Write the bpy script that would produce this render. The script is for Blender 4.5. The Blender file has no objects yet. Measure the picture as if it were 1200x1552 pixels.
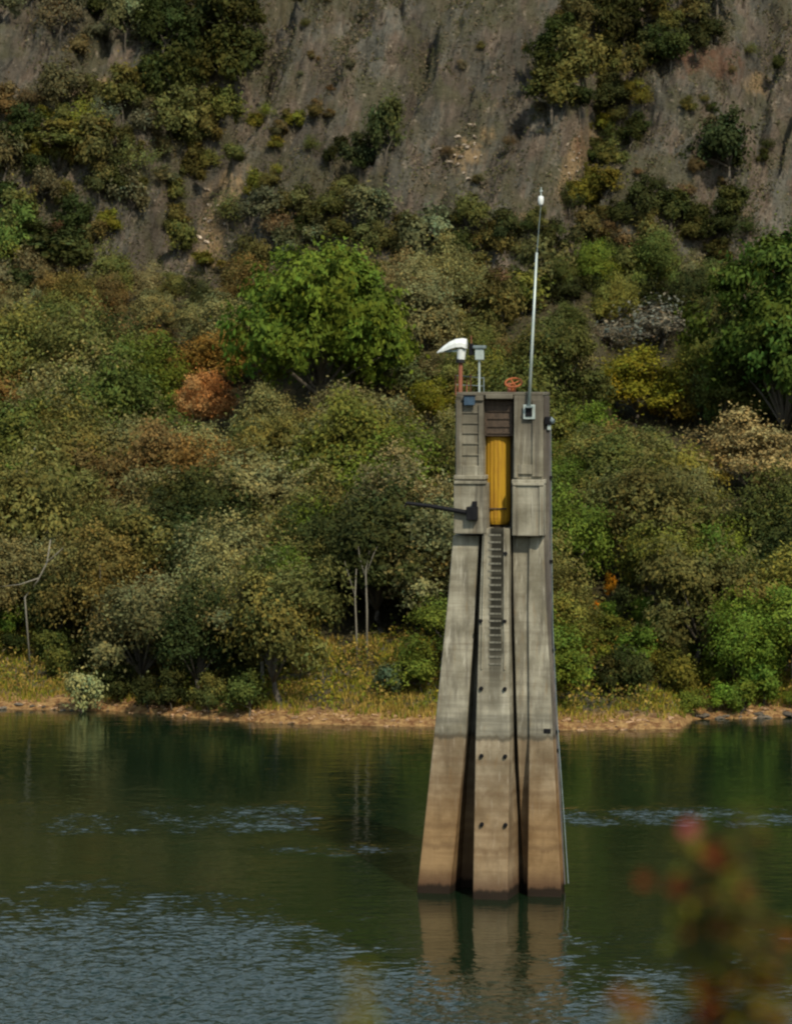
import bpy, math, random
import numpy as np
from mathutils import Vector, Matrix

# ------------------------------------------------------------------ camera, light, world
SC = bpy.context.scene
COL = SC.collection
F = 4440.0                      # focal length in photo pixels (1200 x 1552)
CAMZ = 21.0
PITCH = math.atan(216.0 / F)
cam_d = bpy.data.cameras.new('camera')
cam = bpy.data.objects.new('camera', cam_d)
COL.objects.link(cam)
cam.location = (0, 0, CAMZ)
cam.rotation_euler = (math.pi / 2 - PITCH, 0, 0)
cam_d.sensor_fit = 'VERTICAL'
cam_d.sensor_height = 36.0
cam_d.lens = F / 1552 * 36.0
cam_d.clip_start = 0.1
cam_d.clip_end = 5000
cam_d.dof.use_dof = True
cam_d.dof.focus_distance = 119.0
cam_d.dof.aperture_fstop = 1.9
SC.camera = cam

SUN_AZ = math.radians(24)       # to the right of straight behind the camera
SUN_EL = math.radians(46)
sdir = Vector((math.sin(SUN_AZ) * math.cos(SUN_EL), -math.cos(SUN_AZ) * math.cos(SUN_EL), math.sin(SUN_EL)))
sun_d = bpy.data.lights.new('sun', 'SUN')
sun = bpy.data.objects.new('sun', sun_d)
COL.objects.link(sun)
sun_d.energy = 3.8
sun_d.angle = math.radians(1.2)
sun_d.color = (1.0, 0.90, 0.70)
sun.location = (30, -60, 90)
sun.rotation_euler = sdir.to_track_quat('Z', 'Y').to_euler()

W = bpy.data.worlds.new('World')
SC.world = W
W.use_nodes = True
wn = W.node_tree.nodes
wl = W.node_tree.links
sky = wn.new('ShaderNodeTexSky')
sky.sky_type = 'NISHITA'
sky.sun_disc = False
sky.sun_elevation = SUN_EL
sky.sun_rotation = math.atan2(sdir.x, sdir.y)
sky.air_density = 1.6
sky.dust_density = 1.2
bg = wn.get('Background') or wn.new('ShaderNodeBackground')
# broken high cloud over the whole sky
wtc = wn.new('ShaderNodeTexCoord')
wsep = wn.new('ShaderNodeSeparateXYZ'); wl.new(wtc.outputs['Generated'], wsep.inputs[0])
wz = wn.new('ShaderNodeMath'); wz.operation = 'ADD'; wz.inputs[1].default_value = 0.18
wabs = wn.new('ShaderNodeMath'); wabs.operation = 'ABSOLUTE'; wl.new(wsep.outputs[2], wabs.inputs[0]); wl.new(wabs.outputs[0], wz.inputs[0])
wdiv = wn.new('ShaderNodeVectorMath'); wdiv.operation = 'DIVIDE'
wcb = wn.new('ShaderNodeCombineXYZ')
for i in range(3): wl.new(wz.outputs[0], wcb.inputs[i])
wl.new(wtc.outputs['Generated'], wdiv.inputs[0]); wl.new(wcb.outputs[0], wdiv.inputs[1])
wno = wn.new('ShaderNodeTexNoise'); wl.new(wdiv.outputs[0], wno.inputs[0]); wno.inputs['Scale'].default_value = 1.6; wno.inputs['Detail'].default_value = 6
wmr = wn.new('ShaderNodeMapRange'); wmr.interpolation_type = 'SMOOTHSTEP'; wl.new(wno.outputs[0], wmr.inputs[0])
wmr.inputs[1].default_value = 0.36; wmr.inputs[2].default_value = 0.66; wmr.inputs[4].default_value = 0.85
wmx = wn.new('ShaderNodeMix'); wmx.data_type = 'RGBA'
wl.new(wmr.outputs[0], wmx.inputs[0]); wl.new(sky.outputs[0], wmx.inputs[6]); wmx.inputs[7].default_value = (5.5, 6.7, 6.9, 1)
wl.new(wmx.outputs[2], bg.inputs[0])
bg.inputs[1].default_value = 0.135
out = wn.get('World Output') or wn.new('ShaderNodeOutputWorld')
wl.new(bg.outputs[0], out.inputs[0])

SC.view_settings.view_transform = 'Standard'
SC.view_settings.look = 'None'
SC.view_settings.gamma = 1.0
SC.view_settings.use_curve_mapping = False
SC.view_settings.exposure = 0.04
SC.render.engine = 'CYCLES'
SC.cycles.use_denoising = True
try:
    SC.cycles.denoiser = 'OPENIMAGEDENOISE'
except Exception:
    pass
SC.cycles.max_bounces = 5
SC.cycles.diffuse_bounces = 3
SC.cycles.glossy_bounces = 3
SC.cycles.transmission_bounces = 3
SC.cycles.caustics_reflective = False
SC.cycles.caustics_refractive = False
SC.cycles.filter_width = 2.3

WAVE = 1.7                      # height of the wind ripples
rng = np.random.default_rng(7)
random.seed(7)

# ------------------------------------------------------------------ numeric helpers
def hash2(ix, iy, s):
    h = (ix * 374761393 + iy * 668265263 + s * 974634777) & 0xFFFFFFFF
    h = ((h ^ (h >> 13)) * 1274126177) & 0xFFFFFFFF
    h = h ^ (h >> 16)
    return (h & 0xFFFF) / 65535.0

def vnoise(x, y, s=0):
    x = np.asarray(x, float); y = np.asarray(y, float)
    ix = np.floor(x).astype(np.int64); iy = np.floor(y).astype(np.int64)
    fx = x - ix; fy = y - iy
    fx = fx * fx * (3 - 2 * fx); fy = fy * fy * (3 - 2 * fy)
    a = hash2(ix, iy, s); b = hash2(ix + 1, iy, s); c = hash2(ix, iy + 1, s); d = hash2(ix + 1, iy + 1, s)
    return (a + (b - a) * fx) * (1 - fy) + (c + (d - c) * fx) * fy

def fbm(x, y, s=0, o=4):
    t = 0; a = 0.5; n = 0
    for k in range(o):
        t = t + a * vnoise(x * 2 ** k, y * 2 ** k, s + k); n += a; a *= 0.5
    return t / n

def sstep(a, b, x):
    t = np.clip((x - a) / (b - a), 0, 1)
    return t * t * (3 - 2 * t)

cp, sp = math.cos(PITCH), math.sin(PITCH)
def ray(px, py):
    """unit-forward ray of a photo pixel: world X and Z per metre of Y"""
    a = (px - 600) / F; b = -(py - 776) / F
    y = cp + b * sp; z = -sp + b * cp
    return a / y, z / y
def to_px(x, y, z):
    z = z - CAMZ
    fw = y * cp - z * sp
    up = y * sp + z * cp
    return 600 + F * x / fw, 776 - F * up / fw

# ------------------------------------------------------------------ terrain
shore_px = np.array([-400, 0, 150, 230, 320, 420, 650, 845, 1030, 1050, 1200, 1700.])
shore_py = np.array([1073, 1075, 1077, 1083, 1090, 1097, 1102, 1107, 1105, 1091, 1087, 1080.])
sx_l, sy_l = [], []
for a, b in zip(shore_px, shore_py):
    rx, rz = ray(a, b)
    Y = -CAMZ / rz
    sx_l.append(rx * Y); sy_l.append(Y)
sx_l = np.array(sx_l); sy_l = np.array(sy_l)
def shore(x):
    return np.interp(x, sx_l, sy_l) + 0.9 * (fbm(x * 0.35, x * 0 + 3.3, 11, 3) - 0.5) * (np.abs(x) < 80)

PT = np.array([-60, -20, -6, 0, 0.6, 2.0, 5, 11, 40, 68, 80, 86, 102, 117, 130, 170, 260, 900.])
PZ = np.array([-12, -8, -1.6, -0.05, 0.25, 0.55, 1.2, 3.3, 11.5, 21.5, 26.0, 29.5, 50, 61, 62.5, 60, 56, 50.])
KU = 0.45
def ridged(x, y, s, o=3):
    t = 0; a = 0.5; n = 0
    for k in range(o):
        t = t + a * (1 - np.abs(2 * vnoise(x * 2 ** k, y * 2 ** k, s + k) - 1)); n += a; a *= 0.5
    return t / n
def terrain(x, y):
    t = y - shore(x)
    z0 = np.interp(t, PT, PZ)
    u = x - KU * z0 + 7.0 * (fbm(x * 0.06, z0 * 0.08, 21, 3) - 0.5) + 2.4 * (fbm(x * 0.22, z0 * 0.16, 23, 3) - 0.5)
    # a spur left of u=-38 and one right of u=2.3 stand forward of the bare face
    hill = sstep(72, 96, t)
    fwd = 4.5 * sstep(-36.5, -39.5, u) + 3.6 * sstep(0.8, 3.6, u) - 2.6 * np.exp(-((u + 0.8) / 1.8) ** 2) - 3.0 * np.exp(-((u + 36) / 2.0) ** 2) \
        - 2.4 * np.exp(-((u - 14) / 2.2) ** 2) - 2.2 * np.exp(-((u + 20) / 1.8) ** 2) - 1.8 * np.exp(-((u + 28) / 1.5) ** 2) - 1.8 * np.exp(-((u + 10) / 1.6) ** 2)
    z = np.interp(t + fwd * hill, PT, PZ)
    def stairs(v, n, e=0.30):
        a = v * n; f = a - np.floor(a)
        return (np.floor(a) + sstep(0.5 - e / 2, 0.5 + e / 2, f)) / n
    cliff = sstep(82, 92, t) * (1 - 0.6 * sstep(150, 200, t))
    w = z0
    v = u + 0.24 * z0 + 1.2 * (fbm(x * 0.5, z0 * 0.4, 25, 2) - 0.5)      # the fine fluting runs steeper than the gullies
    z = z + cliff * (4.4 * (ridged(u / 7, w / 40, 31) - 0.55) + 2.4 * (ridged(v / 2.2, w / 7, 37) - 0.55)
                     + 1.0 * (ridged(v / 0.9, w / 3.5, 41) - 0.5) + 1.3 * (fbm(x / 1.3, w / 1.7, 43) - 0.5)
                     + 1.6 * (fbm(x / 4.5, w / 3.6, 47) - 0.5)
                     + 7.0 * (stairs(fbm(v / 3.0, w / 6.5, 61, 4), 9) - 0.5) + 3.0 * (stairs(fbm(v / 1.2 + 9, w / 3.0, 67, 3), 6) - 0.5))
    low = sstep(3, 14, t) * (1 - cliff)
    z = z + low * (1.6 * (fbm(x / 9, y / 9, 51) - 0.5) + 0.4 * (fbm(x / 1.6, y / 1.6, 53) - 0.5))
    bank = sstep(0.2, 1.5, t) * (1 - sstep(10, 16, t))
    z = z + bank * 0.3 * (fbm(x / 1.1, y / 0.9, 57) - 0.45)
    return z
def terr1(x, y):
    return float(terrain(np.array([x], float), np.array([y], float))[0])

def march(px, py, h=0.0, ymin=165.0, ymax=420.0):
    """first point along a pixel's ray that is h above the terrain"""
    rx, rz = ray(px, py)
    Y = np.arange(ymin, ymax, 0.25)
    d = CAMZ + rz * Y - terrain(rx * Y, Y) - h
    k = np.argmax(d <= 0)
    if d[k] > 0:
        k = len(Y) - 1
    y = Y[k]
    x = rx * y
    return x, y, terr1(x, y)

# ------------------------------------------------------------------ materials
def new_mat(name):
    m = bpy.data.materials.new(name)
    m.use_nodes = True
    nt = m.node_tree
    return m, nt, nt.nodes['Principled BSDF'], nt.nodes['Material Output']
def N(nt, t, **k):
    n = nt.nodes.new(t)
    for a, b in k.items():
        setattr(n, a, b)
    return n
def setin(n, i, v):
    n.inputs[i].default_value = v
def lk(nt, a, b):
    nt.links.new(a, b)
def mathn(nt, op, a, b=None, c=None, clamp=False):
    n = N(nt, 'ShaderNodeMath', operation=op, use_clamp=clamp)
    for i, v in enumerate((a, b, c)):
        if v is None: continue
        if hasattr(v, 'node'): lk(nt, v, n.inputs[i])
        else: n.inputs[i].default_value = v
    return n.outputs[0]
def mixc(nt, f, a, b, mode='MIX'):
    n = N(nt, 'ShaderNodeMix', data_type='RGBA', blend_type=mode)
    for i, v in ((0, f), (6, a), (7, b)):
        if hasattr(v, 'node'): lk(nt, v, n.inputs[i])
        else: n.inputs[i].default_value = v if i == 0 else (*v, 1)
    return n.outputs[2]
def ramp(nt, f, lo, hi):
    n = N(nt, 'ShaderNodeMapRange', interpolation_type='SMOOTHSTEP')
    lk(nt, f, n.inputs[0]); setin(n, 1, lo); setin(n, 2, hi)
    return n.outputs[0]
def noise(nt, vec, scale, detail=4, rough=0.55, sc=(1, 1, 1), off=(0, 0, 0)):
    m = N(nt, 'ShaderNodeMapping')
    lk(nt, vec, m.inputs[0]); setin(m, 'Scale', sc); setin(m, 'Location', off)
    n = N(nt, 'ShaderNodeTexNoise')
    lk(nt, m.outputs[0], n.inputs[0]); setin(n, 'Scale', scale); setin(n, 'Detail', detail); setin(n, 'Roughness', rough)
    return n.outputs[0]
def bump(nt, bs, h, strength, dist):
    b = N(nt, 'ShaderNodeBump')
    lk(nt, h, b.inputs['Height']); setin(b, 'Strength', strength); setin(b, 'Distance', dist)
    lk(nt, b.outputs[0], bs.inputs['Normal'])
    return b

def foliage_mat(name, use_object=True):
    m, nt, bs, o = new_mat(name)
    at = N(nt, 'ShaderNodeAttribute', attribute_name='tint')
    if use_object:
        oi = N(nt, 'ShaderNodeObjectInfo')
        c = mixc(nt, 1.0, oi.outputs['Color'], at.outputs['Color'], 'MULTIPLY')
    else:
        c = at.outputs['Color']
    lk(nt, c, bs.inputs['Base Color'])
    setin(bs, 'Roughness', 0.7)
    setin(bs, 'Specular IOR Level', 0.06)
    tr = N(nt, 'ShaderNodeBsdfTranslucent')
    lk(nt, c, tr.inputs[0])
    mx = N(nt, 'ShaderNodeMixShader')
    setin(mx, 0, 0.22)
    lk(nt, bs.outputs[0], mx.inputs[1]); lk(nt, tr.outputs[0], mx.inputs[2])
    lk(nt, mx.outputs[0], o.inputs[0])
    return m
M_LEAF = foliage_mat('foliage')
M_STUFF = foliage_mat('ground_foliage', False)

def bark_mat(name, c1, c2):
    m, nt, bs, o = new_mat(name)
    tc = N(nt, 'ShaderNodeTexCoord')
    n = noise(nt, tc.outputs['Object'], 5, 4, sc=(2, 2, 0.4))
    lk(nt, mixc(nt, n, c1, c2), bs.inputs['Base Color'])
    setin(bs, 'Roughness', 0.9)
    bump(nt, bs, n, 0.6, 0.05)
    return m
M_BARK = bark_mat('bark', (0.05, 0.04, 0.03), (0.14, 0.12, 0.09))
M_PALE = bark_mat('pale_bark', (0.11, 0.10, 0.075), (0.27, 0.245, 0.19))

def rock_mat():
    m, nt, bs, o = new_mat('hillside_rock')
    geo = N(nt, 'ShaderNodeNewGeometry')
    sep = N(nt, 'ShaderNodeSeparateXYZ'); lk(nt, geo.outputs['Position'], sep.inputs[0])
    u = mathn(nt, 'SUBTRACT', sep.outputs[0], mathn(nt, 'MULTIPLY', sep.outputs[2], 0.21))
    cb = N(nt, 'ShaderNodeCombineXYZ'); lk(nt, u, cb.inputs[0]); lk(nt, sep.outputs[2], cb.inputs[2])
    v = cb.outputs[0]
    streak = noise(nt, v, 1.1, 7, 0.66, (1, 1, 0.26))
    streak2 = noise(nt, v, 2.4, 6, 0.66, (1, 1, 0.28), (9, 3, 1))
    blot = noise(nt, geo.outputs['Position'], 0.22, 5, 0.6)
    fine = noise(nt, geo.outputs['Position'], 2.4, 6, 0.7)
    speck = noise(nt, geo.outputs['Position'], 1.1, 3, 0.6, off=(4, 4, 4))
    c = mixc(nt, ramp(nt, streak, 0.34, 0.66), (0.050, 0.044, 0.036), (0.185, 0.158, 0.125))
    hue = noise(nt, v, 0.8, 4, 0.6, (1, 1, 0.4), (3, 8, 6))
    c = mixc(nt, 0.55, c, mixc(nt, ramp(nt, hue, 0.42, 0.58), (0.115, 0.118, 0.098), (0.165, 0.118, 0.085)))
    c = mixc(nt, mathn(nt, 'MULTIPLY', ramp(nt, streak2, 0.5, 0.68), 0.6), c, (0.27, 0.225, 0.17))
    broad = noise(nt, v, 0.28, 4, 0.6, (1, 1, 0.3), (1, 5, 2))
    c = mixc(nt, mathn(nt, 'MULTIPLY', ramp(nt, broad, 0.46, 0.6), 0.6), c, (0.058, 0.053, 0.042))
    crk = noise(nt, v, 1.7, 6, 0.7, (1, 1, 0.35), (7, 2, 3))
    c = mixc(nt, mathn(nt, 'MULTIPLY', ramp(nt, crk, 0.45, 0.34), 0.85), c, (0.03, 0.027, 0.022))
    c = mixc(nt, mathn(nt, 'MULTIPLY', ramp(nt, blot, 0.44, 0.62), 0.75), c, (0.085, 0.080, 0.044))
    c = mixc(nt, mathn(nt, 'MULTIPLY', ramp(nt, fine, 0.52, 0.7), 0.6), c, (0.065, 0.058, 0.042))
    c = mixc(nt, mathn(nt, 'MULTIPLY', ramp(nt, speck, 0.62, 0.72), 0.6), c, (0.34, 0.28, 0.21))
    at = N(nt, 'ShaderNodeAttribute', attribute_name='earth')
    spt = N(nt, 'ShaderNodeSeparateColor'); lk(nt, at.outputs['Color'], spt.inputs[0])
    chunk = noise(nt, geo.outputs['Position'], 1.5, 6, 0.7, (1, 1, 0.6), (2, 9, 5))
    wob = mathn(nt, 'ADD', mathn(nt, 'MULTIPLY', streak2, 0.5), mathn(nt, 'MULTIPLY', fine, 0.5))
    brk = mathn(nt, 'SUBTRACT', mathn(nt, 'MULTIPLY', chunk, 3.2), 0.95)
    tan = mathn(nt, 'MULTIPLY', ramp(nt, mathn(nt, 'MULTIPLY', spt.outputs[0], brk), 0.05, 0.55), 0.85)
    red = mathn(nt, 'MULTIPLY', ramp(nt, mathn(nt, 'MULTIPLY', spt.outputs[1], brk), 0.05, 0.7), 0.7)
    soil = ramp(nt, mathn(nt, 'MULTIPLY', spt.outputs[2], mathn(nt, 'ADD', wob, 0.6)), 0.3, 0.7)
    c = mixc(nt, soil, c, mixc(nt, fine, (0.05, 0.042, 0.025), (0.10, 0.085, 0.04)))
    c = mixc(nt, tan, c, mixc(nt, fine, (0.16, 0.105, 0.055), (0.42, 0.30, 0.165)))
    c = mixc(nt, red, c, mixc(nt, fine, (0.10, 0.05, 0.03), (0.18, 0.095, 0.06)))
    # shore: ochre earth near the water
    sh = N(nt, 'ShaderNodeMapRange'); lk(nt, mathn(nt, 'ADD', sep.outputs[2], mathn(nt, 'MULTIPLY', fine, -0.35)), sh.inputs[0])
    setin(sh, 1, 0.75); setin(sh, 2, 0.35)
    c = mixc(nt, sh.outputs[0], c, mixc(nt, ramp(nt, fine, 0.35, 0.65), (0.19, 0.085, 0.035), (0.50, 0.31, 0.125)))
    lk(nt, c, bs.inputs['Base Color'])
    setin(bs, 'Roughness', 0.95); setin(bs, 'Specular IOR Level', 0.15)
    h = mathn(nt, 'ADD', mathn(nt, 'MULTIPLY', streak2, 0.6), fine)
    bump(nt, bs, h, 1.0, 0.5)
    return m

def water_mat():
    m, nt, bs, o = new_mat('lake_water')
    geo = N(nt, 'ShaderNodeNewGeometry')
    P = geo.outputs['Position']
    at = N(nt, 'ShaderNodeAttribute', attribute_name='wind')
    setin(bs, 'Base Color', (0.006, 0.015, 0.0065, 1))
    lk(nt, mathn(nt, 'ADD', 0.05, mathn(nt, 'MULTIPLY', at.outputs['Fac'], 0.10)), bs.inputs['Roughness']); setin(bs, 'IOR', 1.6)
    a = noise(nt, P, 1.5, 2, 0.5, (0.75, 1.5, 1))
    b = noise(nt, P, 4.2, 2, 0.5, (0.8, 1.2, 1), (5, 1, 0))
    c = noise(nt, P, 0.55, 2, 0.5, (0.5, 1, 1), (2, 7, 0))
    calm = mathn(nt, 'ADD', mathn(nt, 'MULTIPLY', a, 0.018), mathn(nt, 'ADD', mathn(nt, 'MULTIPLY', b, 0.004), mathn(nt, 'MULTIPLY', c, 0.03)))
    rip = mathn(nt, 'ADD', mathn(nt, 'MULTIPLY', a, 0.05), mathn(nt, 'MULTIPLY', b, 0.05))
    h = mathn(nt, 'ADD', calm, mathn(nt, 'MULTIPLY', rip, at.outputs['Fac']))
    bump(nt, bs, h, 1.0, 1.0)
    return m

def concrete_mat(name, stain_dark=0.5, ladder=None, plain=False, darken=0.0):
    """aged concrete: streaks run down, board marks run across, silt-coloured below the old water mark at z=6.3"""
    m, nt, bs, o = new_mat(name)
    tc = N(nt, 'ShaderNodeTexCoord'); P = tc.outputs['Object']
    sep = N(nt, 'ShaderNodeSeparateXYZ'); lk(nt, P, sep.inputs[0])
    z = sep.outputs[2]
    big = noise(nt, P, 0.7, 5, 0.6)
    drip = noise(nt, P, 3.2, 5, 0.65, (1, 1, 0.07))
    drip2 = noise(nt, P, 7.0, 4, 0.6, (1, 1, 0.05), (3, 1, 2))
    board = noise(nt, P, 3.4, 3, 0.6, (0.06, 0.06, 1), (0, 0, 7))
    fine = noise(nt, P, 14, 5, 0.7)
    c = mixc(nt, ramp(nt, big, 0.3, 0.7), (0.16, 0.145, 0.105), (0.37, 0.345, 0.27))
    c = mixc(nt, mathn(nt, 'MULTIPLY', ramp(nt, board, 0.5, 0.68), 0.42), c, (0.15, 0.13, 0.095))
    c = mixc(nt, mathn(nt, 'MULTIPLY', ramp(nt, drip, 0.44, 0.66), stain_dark), c, (0.085, 0.075, 0.06))
    c = mixc(nt, mathn(nt, 'MULTIPLY', ramp(nt, drip2, 0.56, 0.74), 0.5), c, (0.52, 0.49, 0.41))
    c = mixc(nt, mathn(nt, 'MULTIPLY', ramp(nt, drip2, 0.44, 0.3), 0.35), c, (0.20, 0.13, 0.06))
    top = mathn(nt, 'MULTIPLY', ramp(nt, mathn(nt, 'ADD', z, mathn(nt, 'MULTIPLY', drip, 3.5)), 18.6, 21.6), 0.75)
    c = mixc(nt, top, c, (0.10, 0.088, 0.07))
    if darken:
        c = mixc(nt, darken, c, (0.075, 0.066, 0.062))  # one even darker tone over the whole part
    if ladder is not None:
        x = sep.outputs[0]
        dx = mathn(nt, 'ABSOLUTE', mathn(nt, 'SUBTRACT', x, ladder))
        wid = mathn(nt, 'ADD', 0.12, mathn(nt, 'MULTIPLY', drip, 0.36))
        inn = ramp(nt, mathn(nt, 'SUBTRACT', wid, dx), -0.06, 0.10)
        zz = ramp(nt, mathn(nt, 'ADD', z, mathn(nt, 'MULTIPLY', big, 3.0)), 7.6, 12.4)
        brk = ramp(nt, board, 0.30, 0.56)
        c = mixc(nt, mathn(nt, 'MULTIPLY', mathn(nt, 'MULTIPLY', inn, zz), mathn(nt, 'ADD', 0.86, mathn(nt, 'MULTIPLY', brk, 0.13))), c, (0.022, 0.021, 0.016))
    if not plain:
        # silt below the old water mark, a dark line on it, wet foot, near-black bottom band
        zw = mathn(nt, 'ADD', z, mathn(nt, 'MULTIPLY', mathn(nt, 'SUBTRACT', drip, 0.5), 0.5))
        tan = mathn(nt, 'MULTIPLY', ramp(nt, zw, 6.36, 6.12), mathn(nt, 'ADD', 0.55, mathn(nt, 'MULTIPLY', ramp(nt, mathn(nt, 'ADD', zw, mathn(nt, 'MULTIPLY', big, 1.5)), 6.4, 3.2), 0.45)))
        tc_ = mixc(nt, ramp(nt, big, 0.3, 0.72), (0.145, 0.086, 0.038), (0.28, 0.178, 0.085))
        tc_ = mixc(nt, mathn(nt, 'MULTIPLY', ramp(nt, board, 0.47, 0.66), 0.45), tc_, (0.16, 0.09, 0.04))
        tc_ = mixc(nt, mathn(nt, 'MULTIPLY', ramp(nt, drip, 0.5, 0.7), 0.35), tc_, (0.13, 0.085, 0.045))
        c = mixc(nt, mathn(nt, 'MULTIPLY', tan, 0.94 if ladder is None else 0.72), c, tc_)
        for zl, am in ((5.35, 0.30), (4.1, 0.35), (2.75, 0.35), (1.95, 0.45)):
            zj = mathn(nt, 'ADD', zw, mathn(nt, 'MULTIPLY', big, 0.25))
            l2 = mathn(nt, 'MULTIPLY', ramp(nt, zj, zl - 0.1, zl + 0.06), ramp(nt, zj, zl + 0.28, zl + 0.1))
            c = mixc(nt, mathn(nt, 'MULTIPLY', l2, am), c, (0.11, 0.065, 0.035))
        ln = mathn(nt, 'MULTIPLY', ramp(nt, zw, 6.12, 6.26), ramp(nt, zw, 6.48, 6.30))
        c = mixc(nt, mathn(nt, 'MULTIPLY', ln, 0.7), c, (0.06, 0.05, 0.035))
        gr = mathn(nt, 'MULTIPLY', ramp(nt, zw, 6.3, 6.5), ramp(nt, zw, 8.2, 6.6))
        c = mixc(nt, mathn(nt, 'MULTIPLY', gr, mathn(nt, 'MULTIPLY', ramp(nt, board, 0.35, 0.6), 0.55)), c, (0.12, 0.115, 0.095))
        wet = ramp(nt, zw, 1.25, 0.4)
        c = mixc(nt, mathn(nt, 'MULTIPLY', wet, 0.75), c, (0.075, 0.04, 0.025))
        foot_band = ramp(nt, zw, 0.46, 0.26)  # near-black band at the waterline
        c = mixc(nt, mathn(nt, 'MULTIPLY', foot_band, 0.9), c, (0.012, 0.010, 0.008))
    lk(nt, c, bs.inputs['Base Color'])
    setin(bs, 'Roughness', 0.9); setin(bs, 'Specular IOR Level', 0.1)
    h = mathn(nt, 'ADD', mathn(nt, 'MULTIPLY', fine, 0.3), board)
    bump(nt, bs, h, 0.5, 0.04)
    return m

def plain_mat(name, c, c2=None, rough=0.6, metal=0.0, scale=9.0, sc=(1, 1, 0.3), spec=0.3):
    m, nt, bs, o = new_mat(name)
    tc = N(nt, 'ShaderNodeTexCoord')
    n = noise(nt, tc.outputs['Object'], scale, 5, 0.65, sc)
    c2 = c2 or tuple(v * 0.55 for v in c)
    lk(nt, mixc(nt, ramp(nt, n, 0.35, 0.7), c, c2), bs.inputs['Base Color'])
    setin(bs, 'Roughness', rough); setin(bs, 'Metallic', metal); setin(bs, 'Specular IOR Level', spec)
    bump(nt, bs, n, 0.25, 0.01)
    return m

# ------------------------------------------------------------------ mesh helpers
def quads_mesh(name, V, mat, tint=None, faces=4):
    me = bpy.data.meshes.new(name)
    n = len(V); k = n // faces
    me.vertices.add(n); me.vertices.foreach_set('co', np.ascontiguousarray(V, np.float32).ravel())
    me.loops.add(n); me.loops.foreach_set('vertex_index', np.arange(n, dtype=np.int32))
    me.polygons.add(k); me.polygons.foreach_set('loop_start', np.arange(0, n, faces, dtype=np.int32))
    me.update(calc_edges=True)
    if tint is not None:
        a = me.attributes.new('tint', 'FLOAT_COLOR', 'POINT')
        t = np.ones((n, 4), np.float32); t[:, :3] = np.repeat(tint, faces, 0) if len(tint) * faces == n else tint
        a.data.foreach_set('color', t.ravel())
    me.materials.append(mat)
    return me
def grid_mesh(name, X, Y, Z, mat, smooth=True):
    ny, nx = X.shape
    me = bpy.data.meshes.new(name)
    V = np.stack([X, Y, Z], -1).reshape(-1, 3).astype(np.float32)
    i = (np.arange(ny - 1)[:, None] * nx + np.arange(nx - 1)[None]).ravel()
    Fq = np.stack([i, i + 1, i + nx + 1, i + nx], -1).astype(np.int32)
    me.vertices.add(len(V)); me.vertices.foreach_set('co', V.ravel())
    me.loops.add(Fq.size); me.loops.foreach_set('vertex_index', Fq.ravel())
    me.polygons.add(len(Fq)); me.polygons.foreach_set('loop_start', np.arange(0, Fq.size, 4, dtype=np.int32))
    me.polygons.foreach_set('use_smooth', np.full(len(Fq), smooth))
    me.update(calc_edges=True)
    me.materials.append(mat)
    return me
def fattr(me, name, col):
    a = me.attributes.new(name, 'FLOAT_COLOR', 'POINT')
    t = np.ones((len(me.vertices), 4), np.float32); t[:, :3] = col
    a.data.foreach_set('color', t.ravel())
def link(name, data, parent=None, loc=None):
    o = bpy.data.objects.new(name, data)
    COL.objects.link(o)
    if parent: o.parent = parent
    if loc is not None: o.location = loc
    return o
def tag(o, label=None, cat=None, group=None, kind=None):
    if label: o['label'] = label
    if cat: o['category'] = cat
    if group: o['group'] = group
    if kind: o['kind'] = kind
    return o
class MB:
    """collects boxes, tubes and lofts in one mesh"""
    def __init__(s): s.v = []; s.f = []
    def add(s, v, f):
        o = len(s.v); s.v += [tuple(p) for p in v]; s.f += [tuple(i + o for i in q) for q in f]
    def box(s, x0, x1, y0, y1, z0, z1):
        v = [(x, y, z) for z in (z0, z1) for x, y in ((x0, y0), (x1, y0), (x1, y1), (x0, y1))]
        s.add(v, [(3, 2, 1, 0), (4, 5, 6, 7), (0, 1, 5, 4), (1, 2, 6, 5), (2, 3, 7, 6), (3, 0, 4, 7)])
    def loft(s, rings):
        n = len(rings[0]); v = [p for r in rings for p in r]; f = []
        for k in range(len(rings) - 1):
            for i in range(n):
                j = (i + 1) % n
                f.append((k * n + i, k * n + j, (k + 1) * n + j, (k + 1) * n + i))
        f.append(tuple(reversed(range(n)))); f.append(tuple((len(rings) - 1) * n + i for i in range(n)))
        s.add(v, f)
    def tube(s, pts, rad, n=8):
        pts = [Vector(p) for p in pts]
        if not isinstance(rad, (list, tuple)): rad = [rad] * len(pts)
        rings = []
        for i, p in enumerate(pts):
            d = (pts[min(i + 1, len(pts) - 1)] - pts[max(i - 1, 0)]).normalized()
            a = d.orthogonal().normalized() if abs(d.z) > 0.99 else d.cross(Vector((0, 0, 1))).normalized()
            b = d.cross(a)
            rings.append([p + (a * math.cos(2 * math.pi * k / n) + b * math.sin(2 * math.pi * k / n)) * rad[i] for k in range(n)])
        s.loft(rings)
    def mesh(s, name, mat, smooth=False):
        me = bpy.data.meshes.new(name)
        me.from_pydata(s.v, [], s.f); me.update()
        if smooth: me.polygons.foreach_set('use_smooth', [True] * len(me.polygons))
        me.materials.append(mat)
        return me
    def build(s, name, mat, parent=None, loc=None, bevel=0.0, smooth=False):
        o = link(name, s.mesh(name, mat, smooth), parent, loc)
        if bevel:
            b = o.modifiers.new('bevel', 'BEVEL'); b.width = bevel; b.segments = 2; b.limit_method = 'ANGLE'
        return o

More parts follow.
